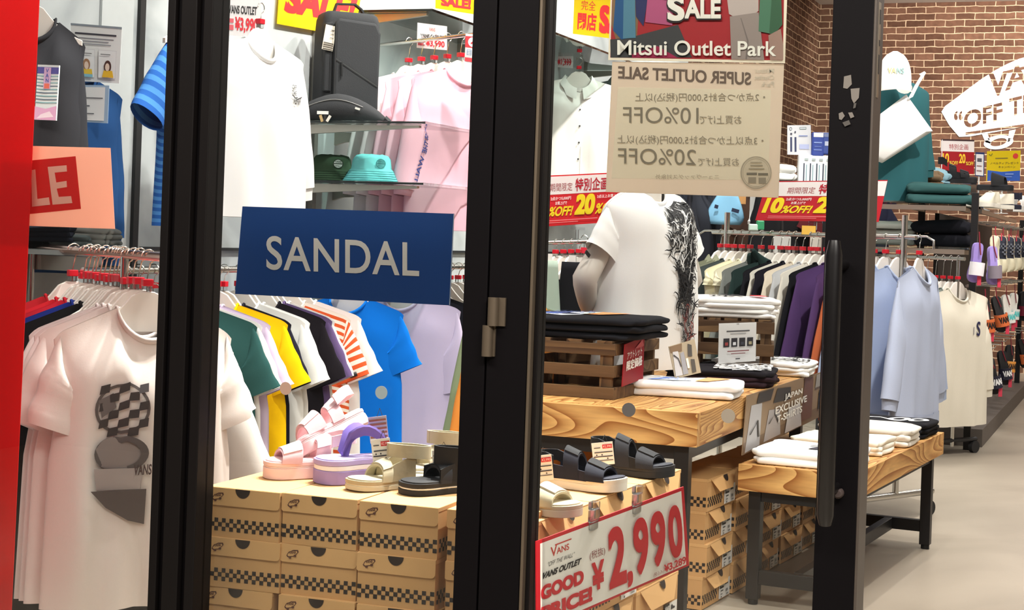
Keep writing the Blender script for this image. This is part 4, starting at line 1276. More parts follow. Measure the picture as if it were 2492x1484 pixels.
# ------------------------------------------------------------------ sandals
FOOT = [(0, .0), (.02, .020), (.06, .030), (.14, .034), (.25, .034), (.38, .031), (.5, .032), (.62, .038), (.74, .045), (.84, .046), (.91, .042), (.96, .032), (.985, .020), (1, .0)]
def foot_outline(L, wk=1.0, n=1):
    up = [(L * t, w_ * wk * L / .26) for t, w_ in FOOT]
    return up + [(x, -y) for x, y in up[-2:0:-1]]
def sandal(name, label, loc, rz, layers, bed, straps, L=.25, wk=1.0, tagp=None, group=None, tilt=None, rock=.0, heel=None, logo=None, cat='sandal'):
    """layers: (height, colour) from the ground up; straps: ('arc', t, height, width, colour, lean) | ('heel', t, z, width, colour) | ('thong', ...)"""
    root = thing(name, label, cat, loc, rz, group)
    if tilt: root.rotation_euler = (tilt[0], tilt[1], rz)
    ol = foot_outline(L, wk)
    Cx = L / 2
    def rise(x): return rock * (2 * x / L - 1) ** 2
    mb = MB()
    z = 0
    secs, mats = [], []
    ztop = sum(h for h, c in layers)
    for h, c in layers:
        secs += [[Vector(((x - Cx), y, z + rise(x) * .7 + .0004)) for x, y in ol], [Vector(((x - Cx), y, z + h + rise(x))) for x, y in ol]]
        mats += [c]
        z += h
    for i, c in enumerate(mats):
        k = .985 if (i % 2 and len(mats) > 2) else 1
        a, b = secs[2 * i], secs[2 * i + 1]
        mb.loft([[Vector((p.x * k, p.y * k, p.z)) for p in a], [Vector((p.x * k, p.y * k, p.z)) for p in b]], plain(c, .7, 0, .05, 60))
    mb.build('sole', root, smooth=True, bevel=.0015)
    mb = MB()
    mb.loft([[Vector(((x - Cx) * s, y * s, ztop + rise(x) + hh)) for x, y in ol] for s, hh in ((.95, 0), (.95, .003), (.90, .0045))], plain(bed, .75, 0, .06, 60))
    if logo:
        lx, ly = L * .12 - Cx, 0
        printed(mb, lambda a, b, h: Vector((lx + a, ly + b, ztop + rise(lx + Cx) + .0048 + h)), [('p', [(-.016, -.008), (-.006, -.010), (.018, .0), (.016, .008), (-.004, .010), (-.018, .004)], logo)])
    mb.build('footbed', root, smooth=True)
    def halfw(t):
        for (t0, w0), (t1, w1) in zip(FOOT, FOOT[1:]):
            if t0 <= t <= t1: return (w0 + (w1 - w0) * (t - t0) / (t1 - t0)) * wk * L / .26
        return .03
    for s in straps:
        mb = MB()
        if s[0] == 'arc':
            _, t, hh, wd, col, lean = (list(s[:6]) + [-.01])[:6]
            x = L * t - Cx
            hw = halfw(t) * 1.02
            zb = ztop + rise(L * t) - .004
            pts, wv = [], []
            for k in range(17):
                q = PI * k / 16
                c_, s_ = math.cos(q), math.sin(q) ** .75
                pts.append((x + lean * s_, hw * c_, zb + hh * s_))
                wv.append((wd, 0, -.35 * wd * s_ if lean <= 0 else .12 * wd * s_))
            mb.band(pts, wv, .006, plain(col, .85, 0, .06, 80, .15))
            if len(s) > 6:                                       # hook-and-loop flap on top
                sub = [(p[0], p[1] * 1.03, p[2] + .005) for p in pts[3:12]]
                mb.band(sub, [tuple(c * .92 for c in w_) for w_ in wv[3:12]], .004, plain(s[6], .8, 0, .06, 80, .15))
        elif s[0] == 'heel':
            _, t, zz, wd, col = s[:5]
            x = L * t - Cx
            hw = halfw(max(t, .2)) * 1.02
            pts = [(x + .0, hw, ztop + zz * .85)]
            for k in range(13):
                q = PI * k / 12
                pts.append((-Cx + .035 - .035 * math.sin(q), hw * math.cos(q), ztop + zz))
            pts.append((x, -hw, ztop + zz * .85))
            mb.band(pts, (0, 0, wd), .006, plain(col, .85, 0, .06, 80, .15))
        elif s[0] == 'ring':
            _, t, rx, zz, wd, col = s[:6]
            xc = L * t - Cx
            hw = halfw(t) * 1.0
            pts = [(xc + rx * math.cos(q * PI / 12), hw * math.sin(q * PI / 12), ztop + zz + .006 * math.cos(q * PI / 12)) for q in range(25)]
            mb.band(pts, (0, 0, wd), .007, plain(col, .85, 0, .06, 80, .15))
        elif s[0] == 'side':
            _, t0_, t1_, zz, col = s[:5]
            for sg in (-1, 1):
                xs = [L * (t0_ + (t1_ - t0_) * k / 6) - Cx for k in range(7)]
                P0 = [Vector((x, sg * halfw((x + Cx) / L) * 1.03, ztop - .004)) for x in xs]
                P1 = [Vector((x, sg * halfw((x + Cx) / L) * .98, ztop + zz * (1 - .4 * k / 6))) for k, x in enumerate(xs)]
                dl = Vector((0, -sg * .005, 0))
                mb.add(P0 + P1 + [p + dl for p in P0 + P1], [[k, k + 1, 8 + k, 7 + k] for k in range(6)] + [[14 + 7 + k, 14 + 8 + k, 14 + k + 1, 14 + k] for k in range(6)] + [[7 + k, 8 + k, 22 + k, 21 + k] for k in range(6)], plain(col, .85, 0, .06, 80, .15))
        elif s[0] == 'thong':
            _, t, hh, col, wd = s[:5]
            x = L * t - Cx
            for sg in (-1, 1):
                hw = halfw(.42) * .98
                pts = [(L * .70 - Cx, 0, ztop + .004)] + [(L * .70 - Cx + (L * .16 - L * .70) * k / 8, sg * hw * (k / 8) ** .8, ztop + hh * math.sin(PI * (.12 + .88 * k / 8)) ** .8 + .004) for k in range(1, 9)]
                mb.band(pts, (wd * .3, sg * wd * .5, wd * .55), .006, plain(col, .8, 0, .05, 80))
        mb.build({'arc': 'strap', 'heel': 'heel_strap', 'ring': 'ankle_strap', 'side': 'side_panel', 'thong': 'thong_strap'}[s[0]], root, smooth=True)
    if tagp:
        x, y, z, rr, w_, h_, style = tagp
        mb = MB()
        M = Matrix.Rotation(-rz + TH + rr, 3, 'Z') @ Matrix.Rotation(R(-8), 3, 'Y')
        C = Vector((x, y, z))
        mb.box(C, (w_, .0015, h_), ink((238, 234, 228)), M=M)
        fm = lambda a, b, h: C + M @ Vector((a * w_ / 2, -.0012 - h, b * h_ / 2))
        if style == 'kraft': it = [('r', -.9, -.95 + k * .32, .9, -.8 + k * .32, (190, 120, 80)) for k in range(6)]
        else: it = [('r', .0, .45, .92, .8, (206, 40, 50)), ('r', -.8, .5, -.2, .58, (90, 90, 90)), ('r', -.8, .1, .9, .18, (50, 50, 60)), ('r', -.9, -.28, .9, -.2, (40, 40, 60)), ('r', -.9, -.62, .9, -.55, (90, 90, 96)),
                    ('o', -.6, -.08, .07, .06, (40, 40, 50)), ('o', -.1, -.08, .07, .06, (40, 40, 50)), ('o', .4, -.42, .07, .06, (60, 60, 60)), ('t', '¥2,990', .06, .5, .86, .74, (250, 220, 220), {'bold': 0})]
        printed(mb, fm, it, .0003)
        mb.tube([C + M @ Vector((0, 0, h_ / 2)), C + M @ Vector((.01, .01, h_ / 2 + .02)), C + M @ Vector((.02, .03, h_ / 2 - .02))], .0008, plain((40, 40, 40)), 5)
        mb.build('price_tag', root)
    return root
def on_top(u, v, z): return at_h(u, v, z)
SA = zA + .0015
PK, PKD = (240, 206, 208), (226, 180, 184)
toe = dirw(-.80, -.60)
sandal('platform_sandal', 'pink platform sandal, nearest of the sandals on the shoe boxes', on_top(752, 1160, SA), dirw(-.93, -.36), [(.030, PK), (.004, (250, 226, 226)), (.012, PK)], (246, 214, 214),
       [('arc', .74, .040, .055, PKD, -.006, PK), ('arc', .40, .058, .040, PKD, -.01, PK), ('heel', .30, .06, .03, PK)], .25, 1.12)
sandal('platform_sandal', 'pink platform sandal tipped up behind its pair, sole to the left', on_top(812, 1150, SA) + Vector((0, 0, .085)), dirw(-.78, -.62), [(.030, PK), (.004, (250, 226, 226)), (.010, PK)], (246, 214, 214),
       [('arc', .70, .050, .06, PKD, -.006, PK), ('arc', .38, .06, .04, PKD, -.01, PK), ('heel', .30, .062, .03, PK)], .24, 1.1, tilt=(R(30), R(22)))
LI, LID = (196, 178, 224), (120, 98, 178)
sandal('platform_flip_flop', 'lilac striped platform flip-flop between the pink and the beige sandals', on_top(872, 1170, SA), dirw(-.84, -.54), [(.036, (158, 138, 200)), (.013, (238, 232, 238)), (.014, (176, 158, 212))], (208, 194, 232),
       [('thong', .7, .07, LID, .05)], .25, 1.25, tagp=(-.055, .0, .135, R(8), .05, .07, 'kraft'), logo=(150, 120, 190))
BE, BED = (190, 180, 152), (170, 158, 130)
sandal('strap_sandal', 'beige strap sandal with price tag on the shoe boxes in the middle window', on_top(952, 1186, SA), dirw(-.80, -.60), [(.012, (196, 188, 164)), (.003, (240, 234, 220)), (.010, BED)], (200, 190, 162),
       [('side', .30, .60, .060, BED), ('arc', .66, .045, .030, BE, -.01, BE), ('ring', .30, .062, .068, .034, BE)], .26, 1.05, tagp=(.0, -.052, .085, R(6), .05, .072, 'price'), rock=.004)
sandal('strap_sandal', 'second beige sandal standing behind its tagged pair', on_top(1050, 1156, SA), dirw(-.70, -.71), [(.012, (196, 188, 164)), (.003, (240, 234, 220)), (.010, BED)], (200, 190, 162),
       [('side', .30, .60, .060, BED), ('arc', .62, .05, .035, BE, -.01, BE), ('ring', .30, .062, .075, .034, BE)], .26, 1.05, rock=.004)
BK, BK2 = (22, 22, 26), (34, 34, 40)
sandal('strap_sandal', 'black strap sandal with a thin white sole line by the door jamb', on_top(1084, 1196, SA), dirw(-.84, -.54), [(.014, BK), (.005, (236, 234, 230)), (.012, BK)], (30, 30, 34),
       [('side', .36, .66, .055, BK), ('arc', .60, .045, .035, BK2, -.008, BK), ('ring', .36, .068, .060, .046, BK)], .26, 1.1, tagp=(-.01, -.05, .07, R(-30), .045, .06, 'price'))
SB = zB + .0015
sandal('strap_slide', 'beige double-strap slide at the left edge of the door glass', on_top(1300, 1246, SB), dirw(.84, -.54), [(.018, (208, 200, 180)), (.010, (196, 186, 160))], (206, 196, 170),
       [('arc', .72, .040, .050, BE, -.006, (224, 216, 194)), ('arc', .44, .058, .045, BE, -.01, (224, 216, 194))], .26, 1.08, rock=.006)
sandal('sport_sandal', 'navy strap sandal with a thick white sole and price tag', on_top(1416, 1190, SB), dirw(.88, -.47), [(.020, (238, 232, 218)), (.012, (234, 226, 210))], (34, 36, 52),
       [('side', .18, .62, .035, (30, 32, 48)), ('arc', .73, .042, .055, (28, 30, 44), -.008, BK), ('arc', .44, .075, .045, (28, 30, 44), -.012, BK), ('heel', .22, .05, .03, BK)], .26, 1.05, tagp=(-.095, -.06, .055, R(4), .06, .07, 'price'), rock=.012)
sandal('sport_sandal', 'all-black strap sandal with price tag, rightmost on the boxes by the price sign', on_top(1538, 1156, SB), dirw(.88, -.47), [(.018, (28, 28, 30)), (.012, (34, 34, 38))], (36, 38, 48),
       [('side', .18, .62, .04, BK), ('arc', .73, .042, .055, BK2, -.008, BK), ('arc', .44, .08, .045, BK2, -.012, BK), ('heel', .22, .055, .035, BK)], .26, 1.05, tagp=(-.07, -.055, .062, R(-4), .062, .066, 'price'), rock=.012)
# big price sign clipped to the boxes
RD = (206, 32, 44)
SGN = [at(1305, 1317, 3.70), at(1664, 1184, 4.12), at(1677, 1376, 4.12), at(1306, 1538, 3.70)]
o, sf, sn, sO = sign('price_sign', 'large white and red price sign reading 2,990 yen in front of the shoe boxes', 'sign', SGN, RD, [
    ('p', [(.022, .03), (.978, .03), (.978, .96), (.022, .96)], (246, 242, 232)),
    ('t', 'V', .085, .765, .125, .875, (196, 60, 50), {'bold': .016}), ('t', 'ANS', .122, .775, .20, .845, (196, 60, 50), {'bold': .016}), ('r', .112, .878, .215, .892, (196, 60, 50)),
    ('t', '"OFF THE WALL"', .065, .675, .23, .725, (60, 56, 56), {'bold': .0, 'shear': .05}), ('t', 'VANS OUTLET', .03, .56, .27, .63, (30, 28, 30), {'bold': .04, 'shear': .05}),
    ('t', 'GOOD', .022, .33, .285, .49, RD, {'bold': .05}), ('t', 'PRICE!', .022, .09, .335, .26, RD, {'bold': .05}),
    ('t', '(税抜)', .325, .55, .425, .66, (130, 50, 50), {'bold': .0}), ('t', '¥', .335, .19, .415, .52, RD, {'bold': .03}),
    ('t', '2', .445, .13, .56, .84, RD, {'bold': .034}), ('t', ',', .562, .06, .60, .25, RD, {'bold': .04}), ('t', '9', .612, .15, .715, .835, RD, {'bold': .034}), ('t', '9', .732, .16, .835, .835, RD, {'bold': .034}), ('t', '0', .855, .175, .955, .83, RD, {'bold': .034}),
    ('t', '(税込み)', .735, .05, .805, .11, (150, 60, 60), {'bold': .0}), ('t', '¥3,289', .81, .045, .965, .155, RD, {'bold': .03})], mk=lambda c: paper(c, .1))
for k, a_ in enumerate((.36, .655)):
    mb = MB()
    p = sf(a_, 1.0, .002)
    for s, t in (((.05, .012, .03), (0, 0, .012)), ((.03, .02, .02), (0, 0, .035)), ((.04, .010, .02), (0, 0, -.012))):
        mb.box(p + sO + Vector(t) - (p + sO), s, CLEAR(), rz=rzB)
    tag(mb.build('sign_clip', loc=p + sO, bevel=.003), 'clear plastic clip on the %s of the big price sign' % ('left half' if k == 0 else 'right half'), 'clip')

# ------------------------------------------------------------------ folded clothes
def folded(label, loc, rz, W, D, H, col, prints=None, seed=0, nm='folded_tee', cat='folded shirt', group=None, lay=None, sag=.0):
    r = random.Random(seed)
    ph = [r.uniform(0, 6) for _ in range(6)]
    fm = fabric(col)
    mb = MB()
    n = 48
    def pt(q, t):                                               # q around, t bottom to top profile
        c, s = math.cos(q), math.sin(q)
        e = .28
        x = W / 2 * math.copysign(abs(c) ** e, c)
        y = D / 2 * math.copysign(abs(s) ** e, s)
        return x, y
    lay = lay or max(1, round(H / (.07 if nm == 'folded_sweatshirt' else .018)))
    prof = []
    for k in range(lay):
        z0, z1 = H * k / lay, H * (k + 1) / lay
        d = (z1 - z0)
        for f_, ins in ((.0, .40), (.1, .16), (.25, .04), (.5, 0), (.75, .04), (.9, .16), (1, .40)):
            prof.append((z0 + d * f_, ins * d * .9))
    secs = []
    for z, ins in prof:
        row = []
        for j in range(n):
            x, y = pt(2 * PI * j / n, 0)
            k = 1 - ins / (min(W, D) / 2)
            wv = .006 * math.sin(j * .55 + ph[0] + z * 50) + .004 * math.sin(j * 1.3 + ph[1] - z * 90)
            kk = k + wv / (W / 2)
            zz = z * (1 + .08 * math.sin(x * 12 + ph[2]) * (z / H)) - sag * (abs(y) / (D / 2)) ** 2 * z / H
            row.append(Vector((x * kk, y * kk, max(0, zz) + .0008)))
        secs.append(row)
    topz = [(max(p.z for p in secs[-1]))]
    tops = []
    def top(x, y):
        u_ = max(abs(x) / (W / 2), abs(y) / (D / 2))
        edge = max(0, (u_ - .8) / .2)
        return H * (1 + .08 * math.sin(x * 12 + ph[2])) - sag * (abs(y) / (D / 2)) ** 2 + .005 * (1 - edge * edge) + .0015 * math.sin(x * 31 + ph[3]) * math.sin(y * 23 + ph[4])
    for s_ in (.93, .82, .6, .3):
        tops.append([Vector((p.x * s_, p.y * s_, top(p.x * s_, p.y * s_))) for p in secs[-1]])
    mb.loft(secs + tops, fm)
    if prints:
        printed(mb, lambda a, b, h: Vector((a * W / 2, b * D / 2, top(a * W / 2, b * D / 2) + .0018 + h)), prints, .0004)
    o = mb.build(nm, smooth=2, loc=loc, rz=rz)
    return tag(o, label, cat, group)
def squiggle(seed, x0, y0, x1, y1, n, wd, col):
    r = random.Random(seed)
    out = []
    for _ in range(n):
        cx, cy = r.uniform(x0, x1), r.uniform(y0, y1)
        a = r.uniform(0, 6.3)
        pts = []
        for k in range(7):
            pts.append((min(x1, max(x0, cx)), min(y1, max(y0, cy))))
            a += r.uniform(-1.3, 1.3)
            cx += (x1 - x0) * .09 * math.cos(a)
            cy += (y1 - y0) * .09 * math.sin(a)
        out.append(('l', pts, wd, col))
    return out
zt = .75 + CHt + .011
ctop = Mloc(crate_c, rc, (.02, -.03, CHt + .0115))
ORP = [('p', [(-.62, -.62), (-.30, .30), (.0, .45), (.2, -.35), (-.2, -.75)], (236, 240, 248)), ('p', [(-.66, -.66), (-.5, -.1), (-.30, .25), (-.34, -.5)], (74, 110, 200)), ('p', [(.05, -.5), (.1, .4), (.5, .55), (.55, -.15), (.3, -.55)], (240, 150, 90)), ('p', [(.0, -.45), (.02, .3), (.1, .4), (.12, -.5)], (208, 232, 226))]
for k in range(3):
    folded('black folded tee, %s of the pile on the near crate' % ('bottom', 'middle', 'printed top')[k] if k < 2 else 'black folded tee with white and orange print, topmost on the near crate', ctop + Vector((.006 * k, -.004 * k, .0255 * k)), rc + R(2 * k - 3), CW + .09, .40, .0245, (28, 28, 33), ORP + squiggle(4, -.5, -.6, .1, .4, 26, .012, (90, 110, 170)) if k == 2 else None, seed=k, group='tees folded on the near crate', sag=.006)
ft = at_h(1650, 966, .75)
for k in range(2):
    folded('white folded tee under the blue and orange printed one on the tall table' if k == 0 else 'white folded tee with blue and orange print at the front of the tall table', Vector((ft.x - .0 + .01 * k, ft.y + .10, .7508 + .0265 * k)), R(4 + 3 * k), .40, .27, .025, (244, 242, 242),
           [('p', [(-.66, -.5), (-.4, .4), (-.1, .5), (.1, -.4), (-.2, -.7)], (232, 238, 248)), ('p', [(-.7, -.55), (-.45, .3), (-.15, .45), (-.3, .1), (-.5, -.5)], (112, 144, 222)), ('p', [(.15, -.55), (.3, .55), (.75, .6), (.62, .0), (.4, -.55)], (246, 172, 112))] + squiggle(9, -.5, -.5, .1, .4, 18, .01, (120, 150, 220)) if k else None, seed=10 + k)
fb = at_h(1742, 935, .75)
for k in range(3):
    folded('black folded tee, %s of the pile behind the white printed tee on the tall table' % ('bottom', 'middle')[k] if k < 2 else 'black folded tee with white scribbled print, top of its pile on the tall table', Vector((fb.x + .0, fb.y + .10, .7508 + .0195 * k)), R(6 + 2 * k), .42, .36, .0188, (30, 27, 32) if k == 2 else (44, 28, 34),
           squiggle(5, -.1, -.9, .9, .7, 70, .034, (232, 230, 230)) if k == 2 else None, seed=20 + k)
fw = at_h(1880, 912, .75)
for k in range(3):
    folded('white folded tee, %s of the pile beside the black ones on the tall table' % ('bottom', 'middle')[k] if k < 2 else 'white folded tee with black line print, topmost near the right end of the tall table', Vector((fw.x - .06, fw.y + .12, .7508 + .0185 * k)), R(5), .42, .36, .0175, (246, 244, 242),
           squiggle(6, -.2, -.8, .9, .7, 40, .022, (60, 62, 60)) if k == 2 else None, seed=30 + k)
folded('black folded tee with white print at the far right of the tall table', Vector((TX1 - .24, TY1 - .18, .7508)), R(4), .42, .30, .04, (28, 28, 32), squiggle(8, -.4, -.8, .8, .7, 30, .035, (230, 230, 230)), seed=41)
c2t = Mloc(crate2_c, R(12), (0, 0, .235 + .0115))
for k in range(4):
    folded('white folded tee, %s up in the pile on the far crate' % ORD[k] if k < 3 else 'white folded tee with black and red print, top of the pile on the far crate', c2t + Vector((.004 * k, 0, .020 * k)), R(12 + 2 * k), .37, .32, .019, (244, 242, 240),
           squiggle(11, -.6, -.8, .3, .8, 22, .035, (40, 36, 40)) + [('p', [(.3, -.3), (.55, -.4), (.75, 0), (.6, .4), (.35, .3)], (196, 36, 52))] if k == 3 else None, seed=50 + k)
for k in range(2):
    folded('white folded tee under the eyebrow printed one on the bench table' if k == 0 else 'white folded tee with small dark print at the front of the bench table', M2(.0, -D2 / 2 + .22, H2 + .0006 + .027 * k), rz2 + R(2), .38, .36, .026, (246, 246, 244),
           [('p', [(.0, -.45), (.10, -.05), (.30, .0), (.22, -.5)], (44, 40, 56)), ('l', [(-.05, .0), (.12, .25), (.42, .2), (.6, 0)], .04, (44, 40, 56)), ('p', [(.34, -.1), (.48, -.4), (.42, .1)], (44, 40, 56))] if k else None, seed=60 + k)
folded('cream folded shirt in the middle of the bench table', M2(.0, -.12, H2 + .0006), rz2, .36, .30, .05, (238, 232, 216), seed=63)
for k in range(3):
    folded('cream folded shirt, %s of three on the bench table' % ('lowest', 'middle one', 'uppermost')[k], M2(.02, .22 + .0 * k, H2 + .0006 + .024 * k), rz2 + R(k), .38, .28, .023, (240, 234, 222), seed=64 + k)
folded('black folded tee with white curved lettering at the far end of the bench table', M2(.01, .58, H2 + .0006), rz2, .39, .34, .06, (26, 26, 30), [('l', [(-.8, .3), (-.5, -.1), (-.2, .3), (.1, -.1)], .05, (236, 236, 236)), ('q', .25, .1, .25, .42, .5, (236, 236, 236)), ('q', .7, .0, .22, .4, .5, (236, 236, 236))], seed=68)
# ------------------------------------------------------------------ cards and acrylic sheets around the tables
acx = Mloc(crate_c, rc, (CW / 2, 0, 0)).x + .012
AC = [at_x(1521, 838, acx), at_x(1569, 818, acx), at_x(1565, 921, acx), at_x(1514, 941, acx)]
sign('price_card', 'red card with white Japanese text hung on the near crate', 'sign', AC, (186, 26, 40), [('t', 'アウトレット', .14, .60, .88, .78, (240, 228, 226), {'bold': .01, 'rise': .0}), ('t', '限定価格', .12, .34, .90, .58, (244, 236, 234), {'bold': .035}), ('p', [(.5, .8), (.85, .95), (.95, .8), (.9, .78)], (206, 90, 96))])
sign('photo_card', 'small tilted photo card leaning by the black folded tees', 'card', [at(1627, 843, 6.05), at(1690, 825, 6.1), at(1706, 906, 6.05), at(1643, 921, 6.0)], (206, 190, 164), [
    ('p', [(.02, .98), (.5, .98), (.45, .75), (.02, .78)], (120, 90, 60)), ('p', [(.04, .05), (.30, .05), (.30, .78), (.1, .8)], (196, 190, 190)), ('p', [(.32, .05), (.52, .05), (.5, .72), (.36, .7)], (150, 146, 150)),
    ('p', [(.62, .55), (.78, .52), (.84, .85), (.70, .92)], (64, 56, 50)), ('p', [(.66, .05), (.82, .05), (.84, .42), (.7, .45)], (72, 62, 54)), ('l', [(.1, .7), (.25, .55), (.3, .3)], .02, (60, 54, 54)), ('r', .52, .2, .6, .5, (236, 226, 210))])
sign('info_card', 'white information card on the far crate', 'card', [at(1750, 787, 6.58), at(1841, 784, 6.62), at(1839, 878, 6.62), at(1748, 885, 6.58)], (240, 240, 240), [
    ('t', 'W', .46, .95, .54, .99, (40, 40, 40), {'bold': 0}), ('r', .2, .78, .82, .81, (70, 70, 74)), ('r', .3, .72, .72, .74, (150, 150, 150))] + [('r', .12 + .21 * k, .40, .28 + .21 * k, .62, (40, 38, 44)) for k in range(4)] + [('r', .16 + .21 * k, .44, .24 + .21 * k, .52, ((150, 60, 60), (210, 210, 214), (60, 60, 70), (160, 150, 120))[k]) for k in range(4)] + [
    ('r', .22, .28, .80, .305, (120, 60, 64)), ('r', .32, .22, .7, .24, (130, 80, 84)), ('r', .44, .08, .56, .11, (70, 70, 74))])
JP = [at_x(1818, 962, TX1 + .012), at_x(2015, 900, TX1 + .012), at_x(2015, 1004, TX1 + .012), at_x(1806, 1108, TX1 + .012)]
sign('photo_board', 'photo board reading JAPAN EXCLUSIVE T-SHIRTS on the side of the tall table', 'board', JP, (150, 122, 92), [
    ('p', [(.0, .0), (1, 0), (1, .25), (0, .2)], (120, 92, 66)), ('p', [(.02, .02), (.16, .04), (.16, .78), (.05, .8)], (190, 186, 188)), ('p', [(.2, .05), (.38, .05), (.36, .55), (.24, .6)], (176, 170, 172)), ('p', [(.62, .1), (.76, .1), (.78, .95), (.66, .98)], (112, 72, 56)),
    ('p', [(.10, .8), (.25, .78), (.28, .98), (.12, .98)], (46, 36, 34)), ('p', [(.28, .7), (.48, .66), (.48, .9), (.32, .95)], (52, 44, 42)), ('p', [(.84, .2), (.94, .2), (.95, .6), (.86, .62)], (48, 40, 40)), ('p', [(.8, .7), (.98, .7), (.98, .98), (.82, .98)], (160, 150, 140)),
    ('l', [(.05, .3), (.12, .5), (.14, .2)], .008, (50, 44, 44)), ('l', [(.24, .35), (.3, .5), (.35, .3)], .008, (50, 44, 44)), ('p', [(.42, .03), (.62, .03), (.6, .5), (.46, .5)], (196, 190, 190)),
    ('t', 'JAPAN', .40, .66, .62, .80, (244, 240, 234), {'bold': .02}), ('t', 'EXCLUSIVE', .30, .48, .68, .62, (244, 240, 234), {'bold': .02}), ('t', 'T-SHIRTS', .32, .30, .62, .44, (244, 240, 234), {'bold': .02})], mk=lambda c: paper(c, .2))
# ================================================================== MANNEQUINS
MQ = plain((214, 206, 196), .5, 0, .02)
mp = at(1580, 456, 6.42)
mp.x, mp.y = mp.x, mp.y
rzm = TH + R(48)
root = thing('mannequin', 'white half-body mannequin in a white tee with black scribble print on the tall table', 'mannequin', (mp.x, mp.y, .75), rzm)
nz = mp.z - .75
mb = MB()
secs = []
for z, a, b in ((.10, .15, .11), (.2, .155, .115), (.32, .14, .105), (.45, .155, .115), (.52, .15, .10), (.59, .13, .08), (.66, .09, .055), (.71, .052, .048), (.79, .048, .048), (.84, .045, .045)):
    secs.append([Vector((a * math.cos(q * PI / 14), b * math.sin(q * PI / 14), z)) for q in range(28)])
mb.loft(secs, MQ)
mb.build('torso', root, smooth=2)
for sg in (-1, 1):
    mb = MB()
    sh = Vector((sg * .19, .0, nz - .125))
    el = Vector((sg * .34, .03, nz - .36))
    wr = Vector((sg * .245, .085, nz - .47))
    pts, rs = [], []
    for k in range(9): pts.append(sh.lerp(el, k / 8)); rs.append(.040 + .008 * k / 8)
    for k in range(1, 8): pts.append(el.lerp(wr, k / 7) + Vector((0, 0, -.012 * math.sin(PI * k / 7)))); rs.append(.048 - .016 * k / 7)
    mb.tube(pts, rs, MQ, 16)
    hd = (wr - el).normalized()
    dn = Vector((-sg * .25, -.2, -1)).normalized()
    for i in range(4):
        o_ = wr + Vector((0, (i - 1.5) * .018, 0)) + hd * .02
        mb.tube([o_ - hd * .02, o_ + hd * .035 + dn * .01, o_ + hd * .05 + dn * .035, o_ + hd * .045 + dn * .06], [.011, .010, .009, .007], MQ, 8)
    mb.tube([wr, wr + hd * .02 + Vector((0, -.035, .0)), wr + hd * .05 + Vector((0, -.045, -.01))], [.011, .010, .008], MQ, 8)
    mb.tube([wr - hd * .02, wr + hd * .04], [.030, .026], MQ, 12)
    mb.build('arm', root, smooth=2)
mb = MB()
mb.tube([(0, 0, .01), (0, 0, .12)], .014, steel(), 12)
mb.box((0, 0, .006), (.26, .26, .012), plain((30, 30, 32), .4))
mb.build('stand', root)
def dense(seed, x0, z0, x1, z1, n, wd, col, lean=0):
    r = random.Random(seed)
    out = []
    for _ in range(n):
        t = r.random()
        cz = z0 + (z1 - z0) * t
        hw = (x1 - x0) / 2 * (.45 + .55 * math.sin(PI * min(1, t * 1.25)))
        cx = (x0 + x1) / 2 + r.uniform(-hw, hw) + lean * (t - .5)
        a = r.choice((1.3, 1.5, 1.8, -1.4, .4)) + r.uniform(-.4, .4)
        pts = []
        for k in range(6):
            pts.append((cx, cz))
            a += r.uniform(-.8, .8)
            cx += .011 * math.cos(a)
            cz += .013 * math.sin(a)
        out.append(('l', pts, [wd * .4, wd, wd * 1.3, wd, wd * .8, wd * .3], col))
    return out
SCR = dense(21, -.06, -.06, .16, -.44, 330, .0026, (22, 22, 26)) + dense(24, -.02, -.12, .12, -.36, 36, .0016, (236, 236, 236)) + dense(22, .02, -.38, .13, -.63, 100, .0022, (28, 28, 32)) + dense(23, .04, -.46, .12, -.60, 12, .002, (130, 50, 46))
g = garment('t_shirt', '', 't-shirt', (0, 0, 0), 0, (242, 241, 240), W=.52, L=.70, D=.15, sl=.185, a0=.115, a1=.10, drop=52, nw=.09, nd=.07, slope=.07, fold=.8, seed=200, flare=1.12, tag_sleeve=False, bend=6,
            prints=SCR)
for ch in list(g.children):
    ch.parent = root
    ch.location = (0, 0, nz)
    ch.name = 'shirt_' + ch.name.split('.')[0]
bpy.data.objects.remove(g)
mb = MB()
mb.box((-.245 - .12, -.0, nz - .265), (.03, .004, .014), ink((30, 30, 34)), M=Matrix.Rotation(R(38), 3, 'Y'))
mb.build('sleeve_label', root)

# far shelf unit and its goods
UX1 = -1.045
uA = at(2138, 492, 11.2)
UY0 = 11.25
UX0 = -1.80
UZ = [1.625, 1.335]
root = thing('shelf_unit', 'black framed shelf unit with glass shelves before the brick back wall', 'shelf unit', (UX0, UY0, 0))
UNIT = root
O = Vector((UX0, UY0, 0))
BKF = plain((20, 20, 22), .4)
for x, y, z1 in ((UX1 - UX0, 0, 1.70), (UX1 - UX0 - .42, .62, 1.62), (0, 0, 1.62), (UX1 - UX0, 4.6, 1.62)):
    mb = MB(); mb.box((x, y, z1 / 2), (.045, .045, z1), BKF); mb.build('post', root, bevel=.002)
for k, z in enumerate(UZ):
    mb = MB()
    mb.box(((UX1 - UX0) / 2 - .03, .30, z - .006), (UX1 - UX0 - .06, .56, .012), SHELFGLASS())
    mb.build('glass_shelf', root)
    mb = MB()
    mb.box(((UX1 - UX0) / 2 - .03, .02, z - .03), (UX1 - UX0 - .06, .02, .032), steel((196, 186, 172), .35))
    for x in (.05, .35, .66): mb.box((x, .30, z - .032), (.02, .54, .03), steel((196, 186, 172), .35))
    mb.build('shelf_bracket', root)
mb = MB(); mb.box((UX1 - UX0 - .28, 2.42, UZ[0] - .006), (.5, 3.4, .012), SHELFGLASS()); mb.build('glass_shelf', root)
